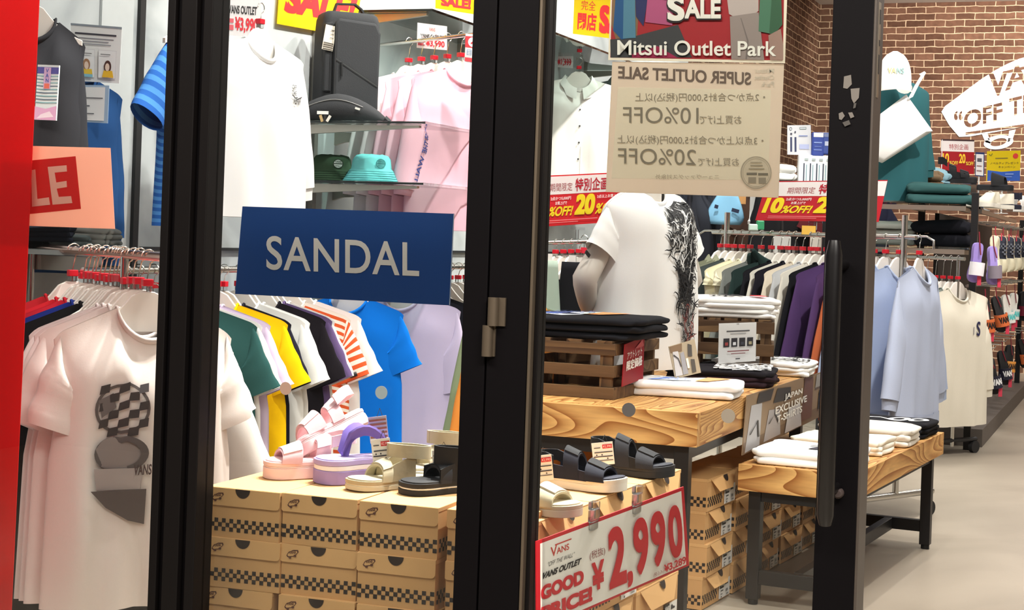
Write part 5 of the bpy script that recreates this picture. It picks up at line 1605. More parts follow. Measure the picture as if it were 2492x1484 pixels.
mb = MB(); mb.box((UX1 - UX0 - .03, 2.42, UZ[0] - .028), (.02, 3.4, .03), steel((190, 190, 184), .3)); mb.build('shelf_bracket', root)
mb = MB(); mb.box((UX1 - UX0 - .30, 2.65, .82), (.03, 4.3, 1.5), plain((38, 34, 34), .6)); mb.build('back_panel', root)
mb = MB(); mb.box((UX1 - UX0 - .13, 2.5, .06), (.42, 4.6, .12), plain((92, 84, 78), .6)); mb.build('plinth', root, bevel=.002)
# teal mannequin on the unit
tp = at(2188, 196, 11.55)
rzt = TH + R(14)
zs = UZ[0]
root = thing('mannequin', 'half-body mannequin in a dark teal sweatshirt on the far shelf unit', 'mannequin', (tp.x, tp.y, zs), rzt)
nzt = tp.z - zs
mb = MB()
secs = []
for z, a, b in ((.0, .17, .12), (.2, .17, .12), (.45, .17, .12), (.6, .17, .11), (nzt - .06, .12, .08), (nzt, .055, .055), (nzt + .06, .05, .05)):
    secs.append([Vector((a * math.cos(q * PI / 12), b * math.sin(q * PI / 12), z + .002)) for q in range(24)])
mb.loft(secs, MQ)
mb.build('torso', root, smooth=2)
g = garment('sweatshirt', '', 'x', (0, 0, 0), 0, (50, 100, 106), W=.47, L=nzt - .02, D=.17, sl=.55, a0=.11, a1=.08, drop=83, slope=.07, seed=210, cuff=.05, fold=1.0, flare=.98)
for ch in list(g.children):
    ch.parent = root
    ch.location = (0, 0, nzt)
    ch.name = 'sweatshirt_' + ch.name.split('.')[0]
bpy.data.objects.remove(g)
WHT = fabric((246, 246, 244))
# white tote and white cap on that mannequin
tq = at(2190, 310, 11.2)
root = thing('tote_bag', 'large white tote bag hung slantwise on the teal mannequin', 'bag', (tq.x, tq.y, tq.z), TH)
mb = MB()
out = [at(u, v, 11.2) - tq for u, v in ((2100, 310), (2206, 230), (2270, 319), (2148, 396), (2110, 380))]
out = [Matrix.Rotation(-TH, 3, 'Z') @ p for p in out]
for s in (0, 1): pass
c_ = sum(out, Vector()) / 5
fr = [p + Vector((0, -.0, 0)) for p in out]
ins = [c_ + (p - c_) * .82 + Vector((0, -.03, 0)) for p in out]
bk = [p + Vector((0, .03, 0)) for p in out]
mb.loft([bk, fr, ins], WHT)
mb.build('bag_body', root, smooth=True)
mb = MB()
pts = [Matrix.Rotation(-TH, 3, 'Z') @ (at(u, v, 11.2) - tq) + Vector((0, -.035, 0)) for u, v in ((2212, 240), (2228, 208), (2244, 182), (2240, 178))]
mb.band(pts, (.035, 0, .02), .006, WHT)
mb.build('shoulder_strap', root)
cq = at(2176, 212, 11.22)
root = thing('cap', 'white cap with pale coloured lettering hung on the teal mannequin', 'cap', (cq.x, cq.y, cq.z), TH + R(-6))
mb = MB()
secs = []
for k in range(11):
    t = k / 10
    a = .115 * max(.02, 1 - t ** 2.8) ** .5
    secs.append([Vector((a * math.cos(q * PI / 14), a * .62 * math.sin(q * PI / 14),   .245 * t)) for q in range(28)])
mb.loft(secs, WHT)
printed(mb, lambda a, b, h: Vector((a, -.0735 + abs(a) ** 2 * 3.2 - h - .002 + (b - .1) * .08, b)), [('t', 'VA', -.055, .085, .0, .125, (214, 206, 150), {}), ('t', 'NS', .005, .085, .055, .125, (150, 190, 190), {})])
mb.build('crown', root, smooth=True)
mb = MB()
br = []
for q in range(15):
    a = PI + PI * q / 14
    br.append((math.cos(a), math.sin(a)))
secs = [[Vector((.112 * c, .07 * s, .004)) for c, s in br], [Vector((.116 * c, .15 * s - .01, -.022 - .01 * abs(c))) for c, s in br]]
vs = secs[0] + secs[1]
mb.add(vs + [v + Vector((0, 0, -.006)) for v in vs], [[k, k + 1, 15 + k + 1, 15 + k] for k in range(14)] + [[30 + 15 + k, 30 + 15 + k + 1, 30 + k + 1, 30 + k] for k in range(14)] + [[15 + k, 16 + k, 46 + k, 45 + k] for k in range(14)], plain((226, 224, 218), .8))
mb.build('brim', root, smooth=True)
def onshelf(u, Z, z): p = at(u, 500, Z); return Vector((p.x, p.y, z + .001))
for k in range(2):
    folded('dark teal folded sweatshirt, %s of two at the corner of the far glass shelf' % ('lower', 'upper')[k], onshelf(2286 - 4 * k, 11.28, UZ[0] + .002 + .07 * k), TH + R(-12), .46 - .03 * k, .30, .069, (50, 84, 84), seed=80 + k, nm='folded_sweatshirt', sag=.012)
for k in range(2):
    folded('black folded sweatshirt, %s of two on the lower far shelf' % ('lower', 'upper')[k], onshelf(2298 - 6 * k, 11.3, UZ[1] + .002 + .09 * k), TH + R(-12), .40, .30, .088, (22, 22, 28), seed=83 + k, nm='folded_sweatshirt', sag=.012)
for k, c in enumerate(((150, 152, 146), (176, 172, 164), (226, 222, 216))):
    folded(('grey', 'beige grey', 'white')[k] + ' folded top at the left of the lower far shelf', onshelf(2172 - 3 * k, 11.45, UZ[1] + .002 + .055 * k), TH + R(-10), .34, .28, .054, c, seed=86 + k, nm='folded_sweatshirt', sag=.01)
SHB = 'shoes on the far glass shelf'
sandal('strap_sandal', 'black strap sandal behind the folded teal sweatshirts on the far shelf', onshelf(2328, 12.0, UZ[0] + .182), dirw(.9, -.3), [(.03, BK), (.012, BK2)], (40, 40, 44), [('side', .2, .7, .05, BK), ('arc', .7, .05, .06, BK, -.01, BK2), ('arc', .4, .09, .05, BK, -.01, BK2), ('heel', .22, .12, .05, BK)], .28, 1.1, group=SHB)
sandal('slide_sandal', 'black slide with a wide glossy band on the far shelf', onshelf(2420, 12.6, UZ[0] + .162), dirw(.8, -.5), [(.028, BK), (.010, BK2)], (40, 40, 44), [('arc', .62, .085, .10, (30, 30, 32), -.01)], .28, 1.15, group=SHB)
sandal('slide_sandal', 'white thick-soled slide at the right end of the far shelf', onshelf(2485, 13.0, UZ[0] + .012), dirw(-.7, -.6), [(.035, (240, 238, 234)), (.012, (246, 244, 240))], (240, 240, 236), [('arc', .62, .07, .09, (246, 244, 242), -.01)], .28, 1.15, group=SHB)
sandal('strap_sandal', 'navy sandal between the white shoes on the far shelf', onshelf(2452, 12.2, UZ[0] + .012), dirw(-.8, -.5), [(.02, (30, 32, 50)), (.01, (34, 36, 56))], (34, 36, 56), [('arc', .66, .06, .07, (28, 30, 48), -.01, (40, 42, 60)), ('heel', .22, .07, .05, (28, 30, 48))], .26, 1.1, group=SHB)
for u, Z, h, lb in ((2328, 12.0, .178, 'clear riser under the black strap sandal on the far shelf'), (2420, 12.6, .158, 'clear riser under the black wide-band slide on the far shelf')):
    mb = MB()
    mb.box((0, 0, h / 2), (.24, .16, h), CLEAR())
    tag(mb.build('display_riser', loc=onshelf(u, Z, UZ[0] + .001), rz=TH, bevel=.004), lb, 'display stand')
def sneaker(label, loc, rz, col, sole, L=.28, group=None):
    root = thing('sneaker', label, 'shoe', loc, rz, group)
    ol = foot_outline(L, 1.0)
    mb = MB()
    mb.loft([[Vector((x - L / 2, y * k, z)) for x, y in ol] for z, k in ((.001, 1.0), (.016, 1.03), (.03, 1.0))], plain(sole, .6))
    mb.build('sole', root, smooth=True)
    mb = MB()
    secs = []
    for z, k, xf in ((.028, .98, 1.0), (.045, .95, .99), (.062, .86, .9), (.08, .76, .72), (.098, .66, .58), (.105, .60, .52)):
        secs.append([Vector((x * xf - L / 2, y * k, z + .012 * (1 - x / L))) for x, y in ol])
    mb.loft(secs, plain(col, .7, 0, .05, 60), cap1=False)
    mb.build('upper', root, smooth=True)
    mb = MB()
    for k in range(5):
        x = L * (.45 + .07 * k) - L / 2
        z = .112 - .012 * k
        mb.tube([(x, -.03, z - .012), (x, 0, z + .004), (x, .03, z - .012)], .003, plain((230, 226, 218)), 6)
    mb.build('laces', root, smooth=True)
    return root
sneaker('cream sneaker at the front corner of the far glass shelf', onshelf(2408, 11.62, UZ[0] + .002), dirw(-.55, -.8), (232, 226, 206), (240, 236, 224), .30, SHB)
sneaker('second cream sneaker beside the front cream one on the far shelf', onshelf(2432, 11.9, UZ[0] + .002), dirw(-.7, -.5), (236, 230, 214), (240, 236, 224), .29, SHB)
folded('brown camouflage folded top beside the teal mannequin', onshelf(2258, 11.75, UZ[0] + .002), TH, .17, .2, .27, (118, 98, 76), seed=91, nm='folded_sweatshirt', sag=.03)
folded('light blue folded top behind the brown camouflage one', onshelf(2272, 12.05, UZ[0] + .014), TH, .2, .2, .28, (140, 176, 190), seed=92, nm='folded_sweatshirt', sag=.03)
folded('bright blue folded cloth behind the black sandal on the far shelf', onshelf(2372, 12.3, UZ[0] + .014), TH, .18, .2, .09, (40, 92, 190), seed=93, nm='folded_sweatshirt', sag=.02)
folded('black and white patterned cloth between the teal sweatshirts and the cream sneakers', onshelf(2365, 11.8, UZ[0] + .002), TH, .16, .16, .075, (30, 30, 32), squiggle(31, -.8, -.8, .8, .8, 16, .05, (230, 230, 228)), seed=94, nm='folded_sweatshirt')
# posters near the back wall
def zsign(nm, label, pts, Z, base, items, cat='poster', **k):
    return sign(nm, label, cat, [at(u, v, z) for (u, v), z in zip(pts, Z if isinstance(Z, (list, tuple)) else [Z] * 4)], base, items, **k)
SALE_RED = (198, 30, 44)
def banner10(nums, small=True):
    return None
zsign('poster', 'small red and white discount poster by the far shelf unit', [(2290, 338), (2371, 340), (2370, 424), (2288, 420)], 13.0, SALE_RED, [('p', [(0, .64), (1, .64), (1, .95), (0, .95)], (236, 226, 224)), ('r', 0, .95, 1, 1, (60, 30, 32)),
      ('t', '特別企画', .25, .70, .82, .86, (176, 50, 60), {'bold': .0}), ('t', '10', .06, .3, .25, .58, (250, 200, 40), {'bold': .03}), ('t', '20', .55, .3, .74, .58, (250, 200, 40), {'bold': .03}), ('t', '%OFF', .26, .25, .52, .36, (240, 200, 60), {}), ('t', '%OFF', .75, .25, .98, .36, (240, 200, 60), {}), ('r', .02, 0, .045, .98, (240, 236, 232))])
zsign('poster', 'narrow white notice with blue border beside the red discount poster', [(2374, 370), (2396, 371), (2395, 430), (2373, 428)], 13.2, (60, 80, 140), [('p', [(.06, .04), (.9, .04), (.9, .92), (.06, .92)], (238, 238, 240)), ('r', .2, .6, .7, .75, (90, 90, 100)), ('r', .15, .4, .7, .45, (150, 120, 120)), ('r', .15, .2, .7, .25, (150, 120, 120))])
zsign('poster', 'yellow and blue campaign poster in front of the brick back wall', [(2402, 368), (2484, 366), (2482, 440), (2400, 440)], 13.2, (246, 226, 30), [('p', [(.03, 0), (1, 0), (1, .34), (.45, .30), (.03, .36)], (44, 92, 190)),
      ('o', .85, .82, .08, .09, (220, 60, 50)), ('t', 'ノベルティプレゼント', .1, .55, .95, .63, (70, 60, 30), {'bold': .01}), ('t', 'キャンペーン', .35, .42, .85, .50, (70, 60, 30), {'bold': .01}), ('r', .25, .74, .62, .77, (120, 110, 50)), ('l', [(.06, .9), (.12, .84), (.16, .92)], .012, (90, 110, 40)), ('r', .55, .2, .8, .25, (120, 150, 220)), ('r', .55, .12, .75, .15, (120, 150, 220))])
for nm_, uu, vv, zz in (('red discount poster', 2293, 424, 13.0), ('narrow notice', 2383, 428, 13.2), ('campaign poster', 2440, 440, 13.2)):
    q = at(uu, vv - 30, zz) + Vector((0, .012, 0))
    mb = MB()
    mb.tube([Vector((0, 0, 0)), Vector((0, 0, UZ[0] + .001 - q.z))], .006, plain((236, 236, 234), .4), 8)
    mb.box((0, 0, UZ[0] + .004 - q.z), (.10, .08, .006), plain((236, 236, 234), .4))
    tag(mb.build('poster_stand', loc=q), 'white stand pole behind the ' + nm_ + ' on the far glass shelf', 'stand')
zsign('notice', 'white info sheet with two dark columns hung by the brick side wall', [(1916, 305), (1973, 304), (1975, 378), (1916, 376)], 13.5, (240, 240, 244), [('r', .12, .1, .2, .6, (50, 56, 90)), ('r', .3, .1, .38, .6, (50, 56, 90)), ('q', .14, .88, .06, .06, .3, (80, 90, 100)), ('r', .52, .86, .8, .93, (90, 110, 110)), ('r', .54, .88, .78, .91, (240, 240, 244)), ('r', .48, .62, .85, .66, (130, 140, 180)), ('r', .5, .2, .9, .36, (170, 176, 210)), ('r', .12, .68, .2, .74, (60, 60, 80)), ('r', .3, .74, .36, .80, (60, 60, 80))], cat='notice')
def pack(label, u, v, w, h, Z, col, items=None, d=.08, group=None, nm='package'):
    p = at(u, v, Z)
    mb = MB()
    mb.box((0, 0, 0), (w, d, h), plain(col, .5, 0, .08, 30))
    if items: printed(mb, lambda a, b, hh: Vector((a * w / 2, -d / 2 - hh - .001, b * h / 2)), items)
    o = mb.build(nm, loc=p, rz=TH, bevel=.012)
    return tag(o, label, 'package', group)
pack('blue packaged tee under the white info sheet by the brick wall', 1989, 352, .10, .20, 13.5, (44, 66, 150), [('r', -.8, .6, .8, .95, (226, 226, 232)), ('r', -.7, .1, .6, .2, (130, 150, 210)), ('r', -.7, -.5, .6, -.4, (110, 130, 200)), ('r', -.6, -.2, .5, -.15, (110, 130, 200))])
pack('second blue packaged tee right of the first by the door stile', 2013, 350, .09, .18, 13.5, (52, 74, 150), [('r', -.8, .6, .8, .9, (120, 130, 170)), ('r', -.6, -.2, .8, .2, (190, 196, 220))])
pack('white striped carton below the blue packaged tees', 1986, 412, .30, .23, 13.5, (236, 236, 238), [('r', -.75 + .35 * k, -.95, -.68 + .35 * k, .4, (60, 66, 84)) for k in range(5)] + [('r', -.6 + .35 * k, -.9, -.56 + .35 * k, .3, (110, 150, 160)) for k in range(4)] + [('r', -.7 + .4 * k, .6, -.5 + .4 * k, .75, (170, 180, 180)) for k in range(4)], nm='carton')
folded('white folded tops on the shelf by the brick wall', at(1908, 440, 13.6), TH, .18, .2, .12, (238, 236, 232), seed=97, nm='folded_sweatshirt')
# low shelf carrying these packs against the side wall
p = at(1950, 444, 13.6)
root = thing('wall_shelf', 'dark shelf unit along the far side wall carrying packages', 'shelf unit', (p.x - .1, p.y + .2, 0), 0)
mb = MB(); mb.box((0, 0, p.z - .015), (1.5, .6, .03), plain((60, 54, 50))); mb.build('shelf_board', root)
mb = MB(); mb.box((0, .25, p.z / 2 - .02), (1.5, .05, p.z - .04), plain((52, 46, 44))); mb.build('back_panel', root)
for k in range(5):
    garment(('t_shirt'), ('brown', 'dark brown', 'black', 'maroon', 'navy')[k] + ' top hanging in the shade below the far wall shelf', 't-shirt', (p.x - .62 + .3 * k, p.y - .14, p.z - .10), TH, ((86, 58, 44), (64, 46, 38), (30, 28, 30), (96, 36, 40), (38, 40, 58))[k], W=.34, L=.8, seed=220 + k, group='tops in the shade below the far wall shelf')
# dark goods between the white mannequin and the chrome rack
for k, (u, v, col, ds) in enumerate(((1706, 470, (34, 34, 40), 'black coat hanging right behind the white mannequin'), (1716, 500, (40, 42, 50), 'dark navy coat second behind the white mannequin'), (1868, 520, (28, 28, 32), 'black coat hanging behind the light blue bag'), (1668, 480, (30, 34, 44), 'dark coat mostly hidden by the white mannequin'))):
    hang_p(ds, at(u, 453, 10.02 + .02 * k), TH + R(66), .12, hg=False, nw=.05, nd=.03, col=col, seed=230 + k, nm='coat', cat='coat', **{**SW, 'L': .95, 'W': .5})
pb_ = at(1762, 512, 9.93)
root = thing('bag', 'light blue fabric bag with dark patches above the chrome rack', 'bag', pb_, TH)
mb = MB()
secs = []
for k in range(9):
    t = k / 8
    a = .125 * (1 - .55 * t ** 1.6) * (.8 + .2 * math.sin(min(1, t * 4) * PI / 2))
    secs.append([Vector((a * math.cos(q * PI / 12) + .02 * t, .06 * math.sin(q * PI / 12) * (1 - .5 * t), -.085 + .19 * t)) for q in range(24)])
mb.loft(secs, fabric((140, 196, 232)))
mb.build('bag_body', root, smooth=2)
mb = MB()
for x, z, w_ in ((-.055, .02, .022), (.06, .0, .045)): mb.box((x, -.062, z), (w_, .006, .022), ink((40, 50, 80)), M=Matrix.Rotation(R(14), 3, 'Y'))
mb.build('patch', root)
mb = MB(); mb.tube([(.0, 0, .10), (.01, 0, .16), (.04, 0, .19), (.06, 0, .15), (.05, 0, .10)], .006, fabric((140, 196, 232)), 8); mb.build('strap', root, smooth=True)
pp = at(1840, 500, 9.9)
for k, (u, c) in enumerate(((1835, (236, 234, 230)), (1848, (228, 226, 222)))):
    mb = MB()
    q = at(u, 512, 9.93)
    mb.band([(0, 0, .09), (0, 0, .0), (-.006, 0, -.05), (-.03, 0, -.07), (-.055, 0, -.075)], (.0, .05, 0), .02, fabric(c))
    mb.tube([(0, 0, .08), (0, 0, .165)], .003, plain((40, 40, 42)), 6)
    tag(mb.build('sock', loc=q, rz=TH + R(70), smooth=True), 'white sock hanging %s of the pair right of the light blue bag' % ('left', 'right')[k], 'sock', 'white socks')
pr_ = [at(1700, 545, 10.6), at(2010, 520, 10.6)]
rt, O = rail('hanging_rail', 'dark rail carrying the coats and the light blue bag behind the chrome rack', (at(1640, 446, 9.93)), (at(2030, 446, 9.93)), .010, plain((40, 40, 44), .4))
for u in (1650, 2010):
    mb = MB()
    q = at(u, 446, 9.93); mb.tube([Vector((q.x, q.y, 0)) - O, q - O], .012, plain((40, 40, 44), .4), 10)
    mb.build('upright', rt, smooth=True)
for k, (u, v, w_, h_, Z, col, ds) in enumerate(((1801, 486, .07, .05, 9.93, (240, 176, 110), 'orange price card right of the light blue bag'), (1856, 482, .05, .04, 9.93, (244, 190, 130), 'small orange price card above the white socks'), (1850, 598, .075, .13, 9.93, (240, 240, 238), 'white card hanging behind the chrome rack below the green clip'),
                                        (1902, 596, .11, .12, 9.93, (242, 242, 240), 'wide white card hanging behind the middle of the chrome rack'), (1876, 600, .035, .12, 9.93, (196, 60, 70), 'narrow red patterned card between the white cards behind the chrome rack'), (1985, 596, .07, .10, 9.93, (242, 236, 226), 'white card hanging behind the right part of the chrome rack'), (1968, 560, .07, .045, 8.35, (240, 190, 80), 'yellow note on top of the chrome rack'))):
    q = at(u, v, Z)
    mb = MB()
    mb.box((0, 0, 0), (w_, .003, h_), ink(col))
    mb.tube([(0, 0, h_ / 2 - .01), (0, 0, (at(u, 446, 9.93).z - q.z) if Z > 9 else .03)], .0015, steel(), 5)
    tag(mb.build('price_card', loc=q, rz=TH), ds, 'card')
q = at(1850, 548, 8.55)
mb = MB()
mb.box((0, 0, 0), (.04, .03, .05), plain((60, 160, 110), .4)); mb.box((-.035, 0, -.012), (.05, .03, .035), plain((214, 236, 226), .4))
tag(mb.build('plastic_clip', loc=q, rz=TH, bevel=.006), 'green and white plastic clip on the chrome rack rail', 'clip')
# red discount banners
def disc(x20=True):
    Y_ = (252, 226, 40)
    it = [('p', [(0, .62), (1, .62), (1, .975), (0, .975)], (246, 240, 238)), ('t', '期間限定', .20, .68, .43, .84, (150, 40, 44), {'bold': .0}), ('t', '特別企画', .46, .66, .80, .92, (190, 36, 54), {'bold': .02}),
          ('t', '10', .04, .19, .20, .58, Y_, {'bold': .05, 'shear': .1}), ('t', '%OFF!', .20, .19, .44, .38, Y_, {'bold': .03, 'shear': .1}), ('t', '2点かつ5,000円', .21, .50, .42, .575, (250, 236, 232), {'bold': .02}), ('t', 'お買上げで', .26, .41, .38, .48, (250, 236, 232), {'bold': .02}),
          ('t', '20', .47, .19, .67, .60, Y_, {'bold': .05, 'shear': .1}), ('t', '%OFF!', .68, .19, .94, .40, Y_, {'bold': .03, 'shear': .1}), ('t', '3点以上お買上げで', .69, .50, .95, .57, (250, 236, 232), {'bold': .02}),
          ('r', .1, .10, .7, .115, (240, 150, 150)), ('r', .1, .06, .5, .072, (240, 150, 150))]
    return it
bz = 9.6
o, f1, n1_, O1 = zsign('sale_banner', 'red 10% and 20% off banner left of the white mannequin, above the trousers', [(1293, 429), (1528, 418), (1524, 538), (1288, 554)], 7.7, (222, 34, 44), disc(), cat='sign', mk=lambda c: paper(c, .15))
mb = MB()
p = at(1405, 556, 7.72)
mb.box((0, 0, 0), (.07, .012, .012), CLEAR()); mb.tube([(0, 0, -.005), (0, 0, -.05)], .008, CLEAR(), 10); mb.box((0, 0, -.062), (.03, .03, .03), CLEAR())
tag(mb.build('sign_holder', loc=p, rz=TH), 'clear clip stand holding the red banner left of the white mannequin', 'clip')
zsign('sale_banner', 'red 10% and 20% off banner above the chrome rack, crossing behind the door stile', [(1866, 441), (2160, 438), (2138, 540), (1838, 536)], [8.6, 8.3, 8.3, 8.6], SALE_RED, disc(), cat='sign', mk=lambda c: paper(c, .15))
mb = MB()
p = at(1985, 540, 8.46)
mb.box((0, 0, 0), (.07, .012, .012), CLEAR()); mb.tube([(0, 0, 0), (0, 0, -.04)], .008, CLEAR(), 10)
tag(mb.build('sign_holder', loc=p, rz=TH), 'clear clip stand on the chrome rack holding the red banner', 'clip')

# ------------------------------------------------------------------ slides and shoes on the gondola pegs
PEG = 'slides on the gondola pegs'
def hung_slide(label, loc, rz, sole, strap, text=None, tcol=None, roll=0, L=.26, group=PEG):
    root = thing('hung_slide', label, 'slide', loc, rz, group)
    Mx = Matrix.Rotation(R(roll), 3, 'Y')
    ol = foot_outline(L, 1.0)
    mb = MB()
    mb.loft([[Mx @ Vector((y, d_, -(x) + .0)) for x, y in ol] for d_ in (.0, -.012, -.028)], plain(sole, .7, 0, .05, 40))
    mb.build('sole', root, smooth=True)
    mb = MB()
    c = -L * .66
    pts, wv = [], []
    for k in range(13):
        q = PI * k / 12
        pts.append(Mx @ Vector((-.048 * math.cos(q), -.026 - .052 * math.sin(q), c)))
        wv.append(Mx @ Vector((0, 0, .085)))
    mb.band(pts, wv, .006, plain(strap, .6, 0, .05, 40))
    if text:
        printed(mb, lambda a, b, h: Mx @ Vector((.048 * -math.cos(PI * (.5 + a)) , -.026 - .052 * math.sin(PI * (.5 + a)) - .004 - h, c + b)), [('t', text, -.30, -.018, .30, .026, tcol, {'bold': .05}), ('p', [(-.28, -.03), (.24, -.028), (.24, -.022), (-.28, -.023)], tcol)], .0005)
    mb.build('strap', root, smooth=True)
    mb = MB()
    mb.tube([(0, -.02, .07), Mx @ Vector((0, -.03, .0)), Mx @ Vector((.01, -.045, -.08))], .004, plain((120, 24, 40), .4), 6)
    mb.build('hang_loop', root, smooth=True)
    mb = MB()
    mb.box(Mx @ Vector((.012, -.06, -.245)), (.028, .004, .06), plain((206, 60, 84), .4))
    mb.build('hang_tag', root)
    return root
ORG, TUR = (216, 108, 56), (90, 214, 214)
FX = -1.0
slides = []
def peg(u, v, x=FX): return at_x(u, v, x)
defs = [(2381, 728, (34, 34, 36), ORG, 'VANS', (40, 26, 22), -6, 'black slide with orange strap at the left of the middle peg row'), (2408, 720, (38, 38, 40), ORG, 'VANS', (40, 26, 22), -16, 'black slide with orange strap, second in the middle peg row'),
        (2434, 716, (240, 238, 230), (244, 244, 240), 'VANS', TUR, -8, 'white slide with turquoise lettering, left of the white pair'), (2456, 712, (240, 238, 230), (244, 244, 240), 'VANS', TUR, 4, 'white slide with turquoise lettering, right of the white pair'),
        (2480, 708, (30, 30, 34), (120, 24, 50), None, None, 0, 'dark slide with a wine red strap at the frame edge, middle peg row'),
        (2392, 868, (30, 30, 32), (26, 26, 46), 'VANS', (240, 240, 240), -14, 'navy slide with white lettering at the left of the low peg row'), (2424, 852, (32, 32, 34), (26, 26, 46), 'VANS', (240, 240, 240), -10, 'navy slide with white lettering, second in the low peg row'),
        (2446, 838, (32, 32, 34), (240, 160, 70), 'VANS', (60, 40, 30), 4, 'black slide with a yellow-orange faded strap in the low peg row'), (2474, 824, (34, 34, 36), (236, 120, 66), 'VANS', (60, 40, 30), -14, 'black slide with an orange faded strap at the right of the low peg row')]
for k, (u, v, so, st, tx, tc, ro, lb) in enumerate(defs):
    hung_slide(lb, peg(u, v) + Vector((.03, 0, 0)), TH + R(16), so, st, tx, tc, ro)
CK = (40, 44, 60)
def hung_shoe(label, loc, rz, sole, vamp, toe, roll=0, check=True):
    root = thing('hung_shoe', label, 'shoe', loc, rz, 'shoes on the top gondola pegs')
    Mx = Matrix.Rotation(R(roll), 3, 'Y')
    ol = foot_outline(.27, .9)
    mb = MB()
    mb.loft([[Mx @ Vector((-d_, y, -x)) for x, y in ol] for d_ in (.0, .014, .028)], plain(sole, .6))
    mb.build('sole', root, smooth=True)
    mb = MB()
    secs = []
    for d_, k, xf in ((.026, .97, 0), (.05, .9, .02), (.075, .7, .05), (.09, .4, .09)):
        secs.append([Mx @ Vector((-d_ , y * k, -(max(x, xf)))) for x, y in ol])
    mb.loft(secs, plain(vamp, .8, 0, .05, 40))
    if check:
        for i in range(6):
            for j in range(6):
                if (i + j) % 2: mb.box(Mx @ Vector((-.058, -.03 + i * .012, -.06 - j * .014)), (.064, .0118, .0138), ink((120, 124, 136)), M=Mx)
    mb.build('upper', root, smooth=True)
    mb = MB()
    mb.loft([[Mx @ Vector((-d_, y * k, -max(x, .165))) for x, y in ol] for d_, k in ((.02, 1.02), (.06, 1.0), (.082, .9), (.098, .55))], plain(toe, .6))
    mb.build('toe_cap', root, smooth=True)
    mb = MB()
    mb.tube([(0, 0, .06), (-.01, 0, .02), (-.03, -.02, -.03)], .004, plain((150, 30, 50), .4), 6)
    mb.build('hang_loop', root, smooth=True)
    mb = MB()
    mb.box((-.05, -.05, -.01), (.03, .004, .05), plain((210, 70, 90), .4))
    mb.build('hang_tag', root)
for k, u in enumerate((2400, 2420, 2440, 2458, 2474, 2490, 2506)):
    hung_shoe('cream shoe with chequered upper, %s from the left on the top peg row' % ORD[k], peg(u, 572 + 1.5 * k) + Vector((.06, 0, 0)), TH + R(64), (234, 226, 200), CK if k else (196, 190, 164), (238, 230, 200), 0, k > 0)
hung_slide('lilac slide with white strap at the left of the top peg row', peg(2378, 590), TH + R(16), (150, 130, 200), (240, 238, 244), None, None, 6, group='shoes on the top gondola pegs')
hung_slide('lilac slide with grey strap next to the post of the far unit', peg(2392, 598) + Vector((.05, 0, 0)), TH + R(26), (164, 144, 214), (130, 120, 132), None, None, -4, group='shoes on the top gondola pegs')
UO = Vector((FX - .06, UY0 + .4, 0)) - Vector((UX0, UY0, 0))
for z in (peg(2440, 548).z, peg(2440, 690).z, peg(2440, 822).z):
    mb = MB(); mb.tube([UO + Vector((-.06, 0, z)), UO + Vector((-.06, 4.1, z))], .01, steel((170, 160, 156), .3), 8); mb.build('peg_rail', UNIT)
    for k in range(8):
        mb = MB(); mb.tube([UO + Vector((-.06, .2 + .5 * k, z)), UO + Vector((.12, .2 + .5 * k, z)), UO + Vector((.13, .2 + .5 * k, z + .015))], .004, steel(), 6); mb.build('peg', UNIT)
# ================================================================== SIDE WALL DISPLAYS (middle and left window)
# backpack shelves
def gshelf(label, pn, pf, depth_y, z, x_wall=XL, th=.012):
    """glass shelf reaching out of the side wall: near edge between two measured points"""
    x1 = pf.x
    y0 = pf.y
    root = thing('glass_shelf', label, 'shelf', (x_wall, y0, z))
    mb = MB(); mb.box(((x1 - x_wall) / 2, depth_y / 2, -th / 2), (x1 - x_wall, depth_y, th), SHELFGLASS()); mb.build('glass_plate', root)
    mb = MB()
    mb.box(((x1 - x_wall) / 2, .0, -th / 2), (x1 - x_wall, .004, th * .7), plain((20, 28, 28), .3)); mb.build('plate_edge', root)
    mb = MB()
    for yy in (.06, depth_y - .06):
        mb.prism([(0.0, -.014), (x1 - x_wall - .05, -.014), (x1 - x_wall - .05, -.024), (.05, -.06), (.0, -.075)], yy - .012, yy + .012, steel((176, 170, 160), .4))
    mb.build('bracket', root)
    return root
xe = -2.85
e1 = at_x(1035, 295, xe)
e2 = at_x(1022, 443, xe)
gshelf('upper glass shelf under the black backpack', None, e1, .62, e1.z)
gshelf('lower glass shelf under the two bucket hats', None, Vector((xe, e1.y, e2.z)), .62, e2.z)
e0 = at_x(1052, 21, -3.17)
gshelf('high glass shelf with yellow sale cards near the top of the middle window', None, e0, 1.3, e0.z)
mb = MB()
mb.box((0, 0, 0), (.03, .035, 1.3), plain((150, 146, 140), .5, .4))
tag(mb.build('wall_upright', loc=(XL + .016, e1.y + .31, e1.z - .2)), 'slotted metal upright carrying the backpack and hat shelves', 'shelf upright')
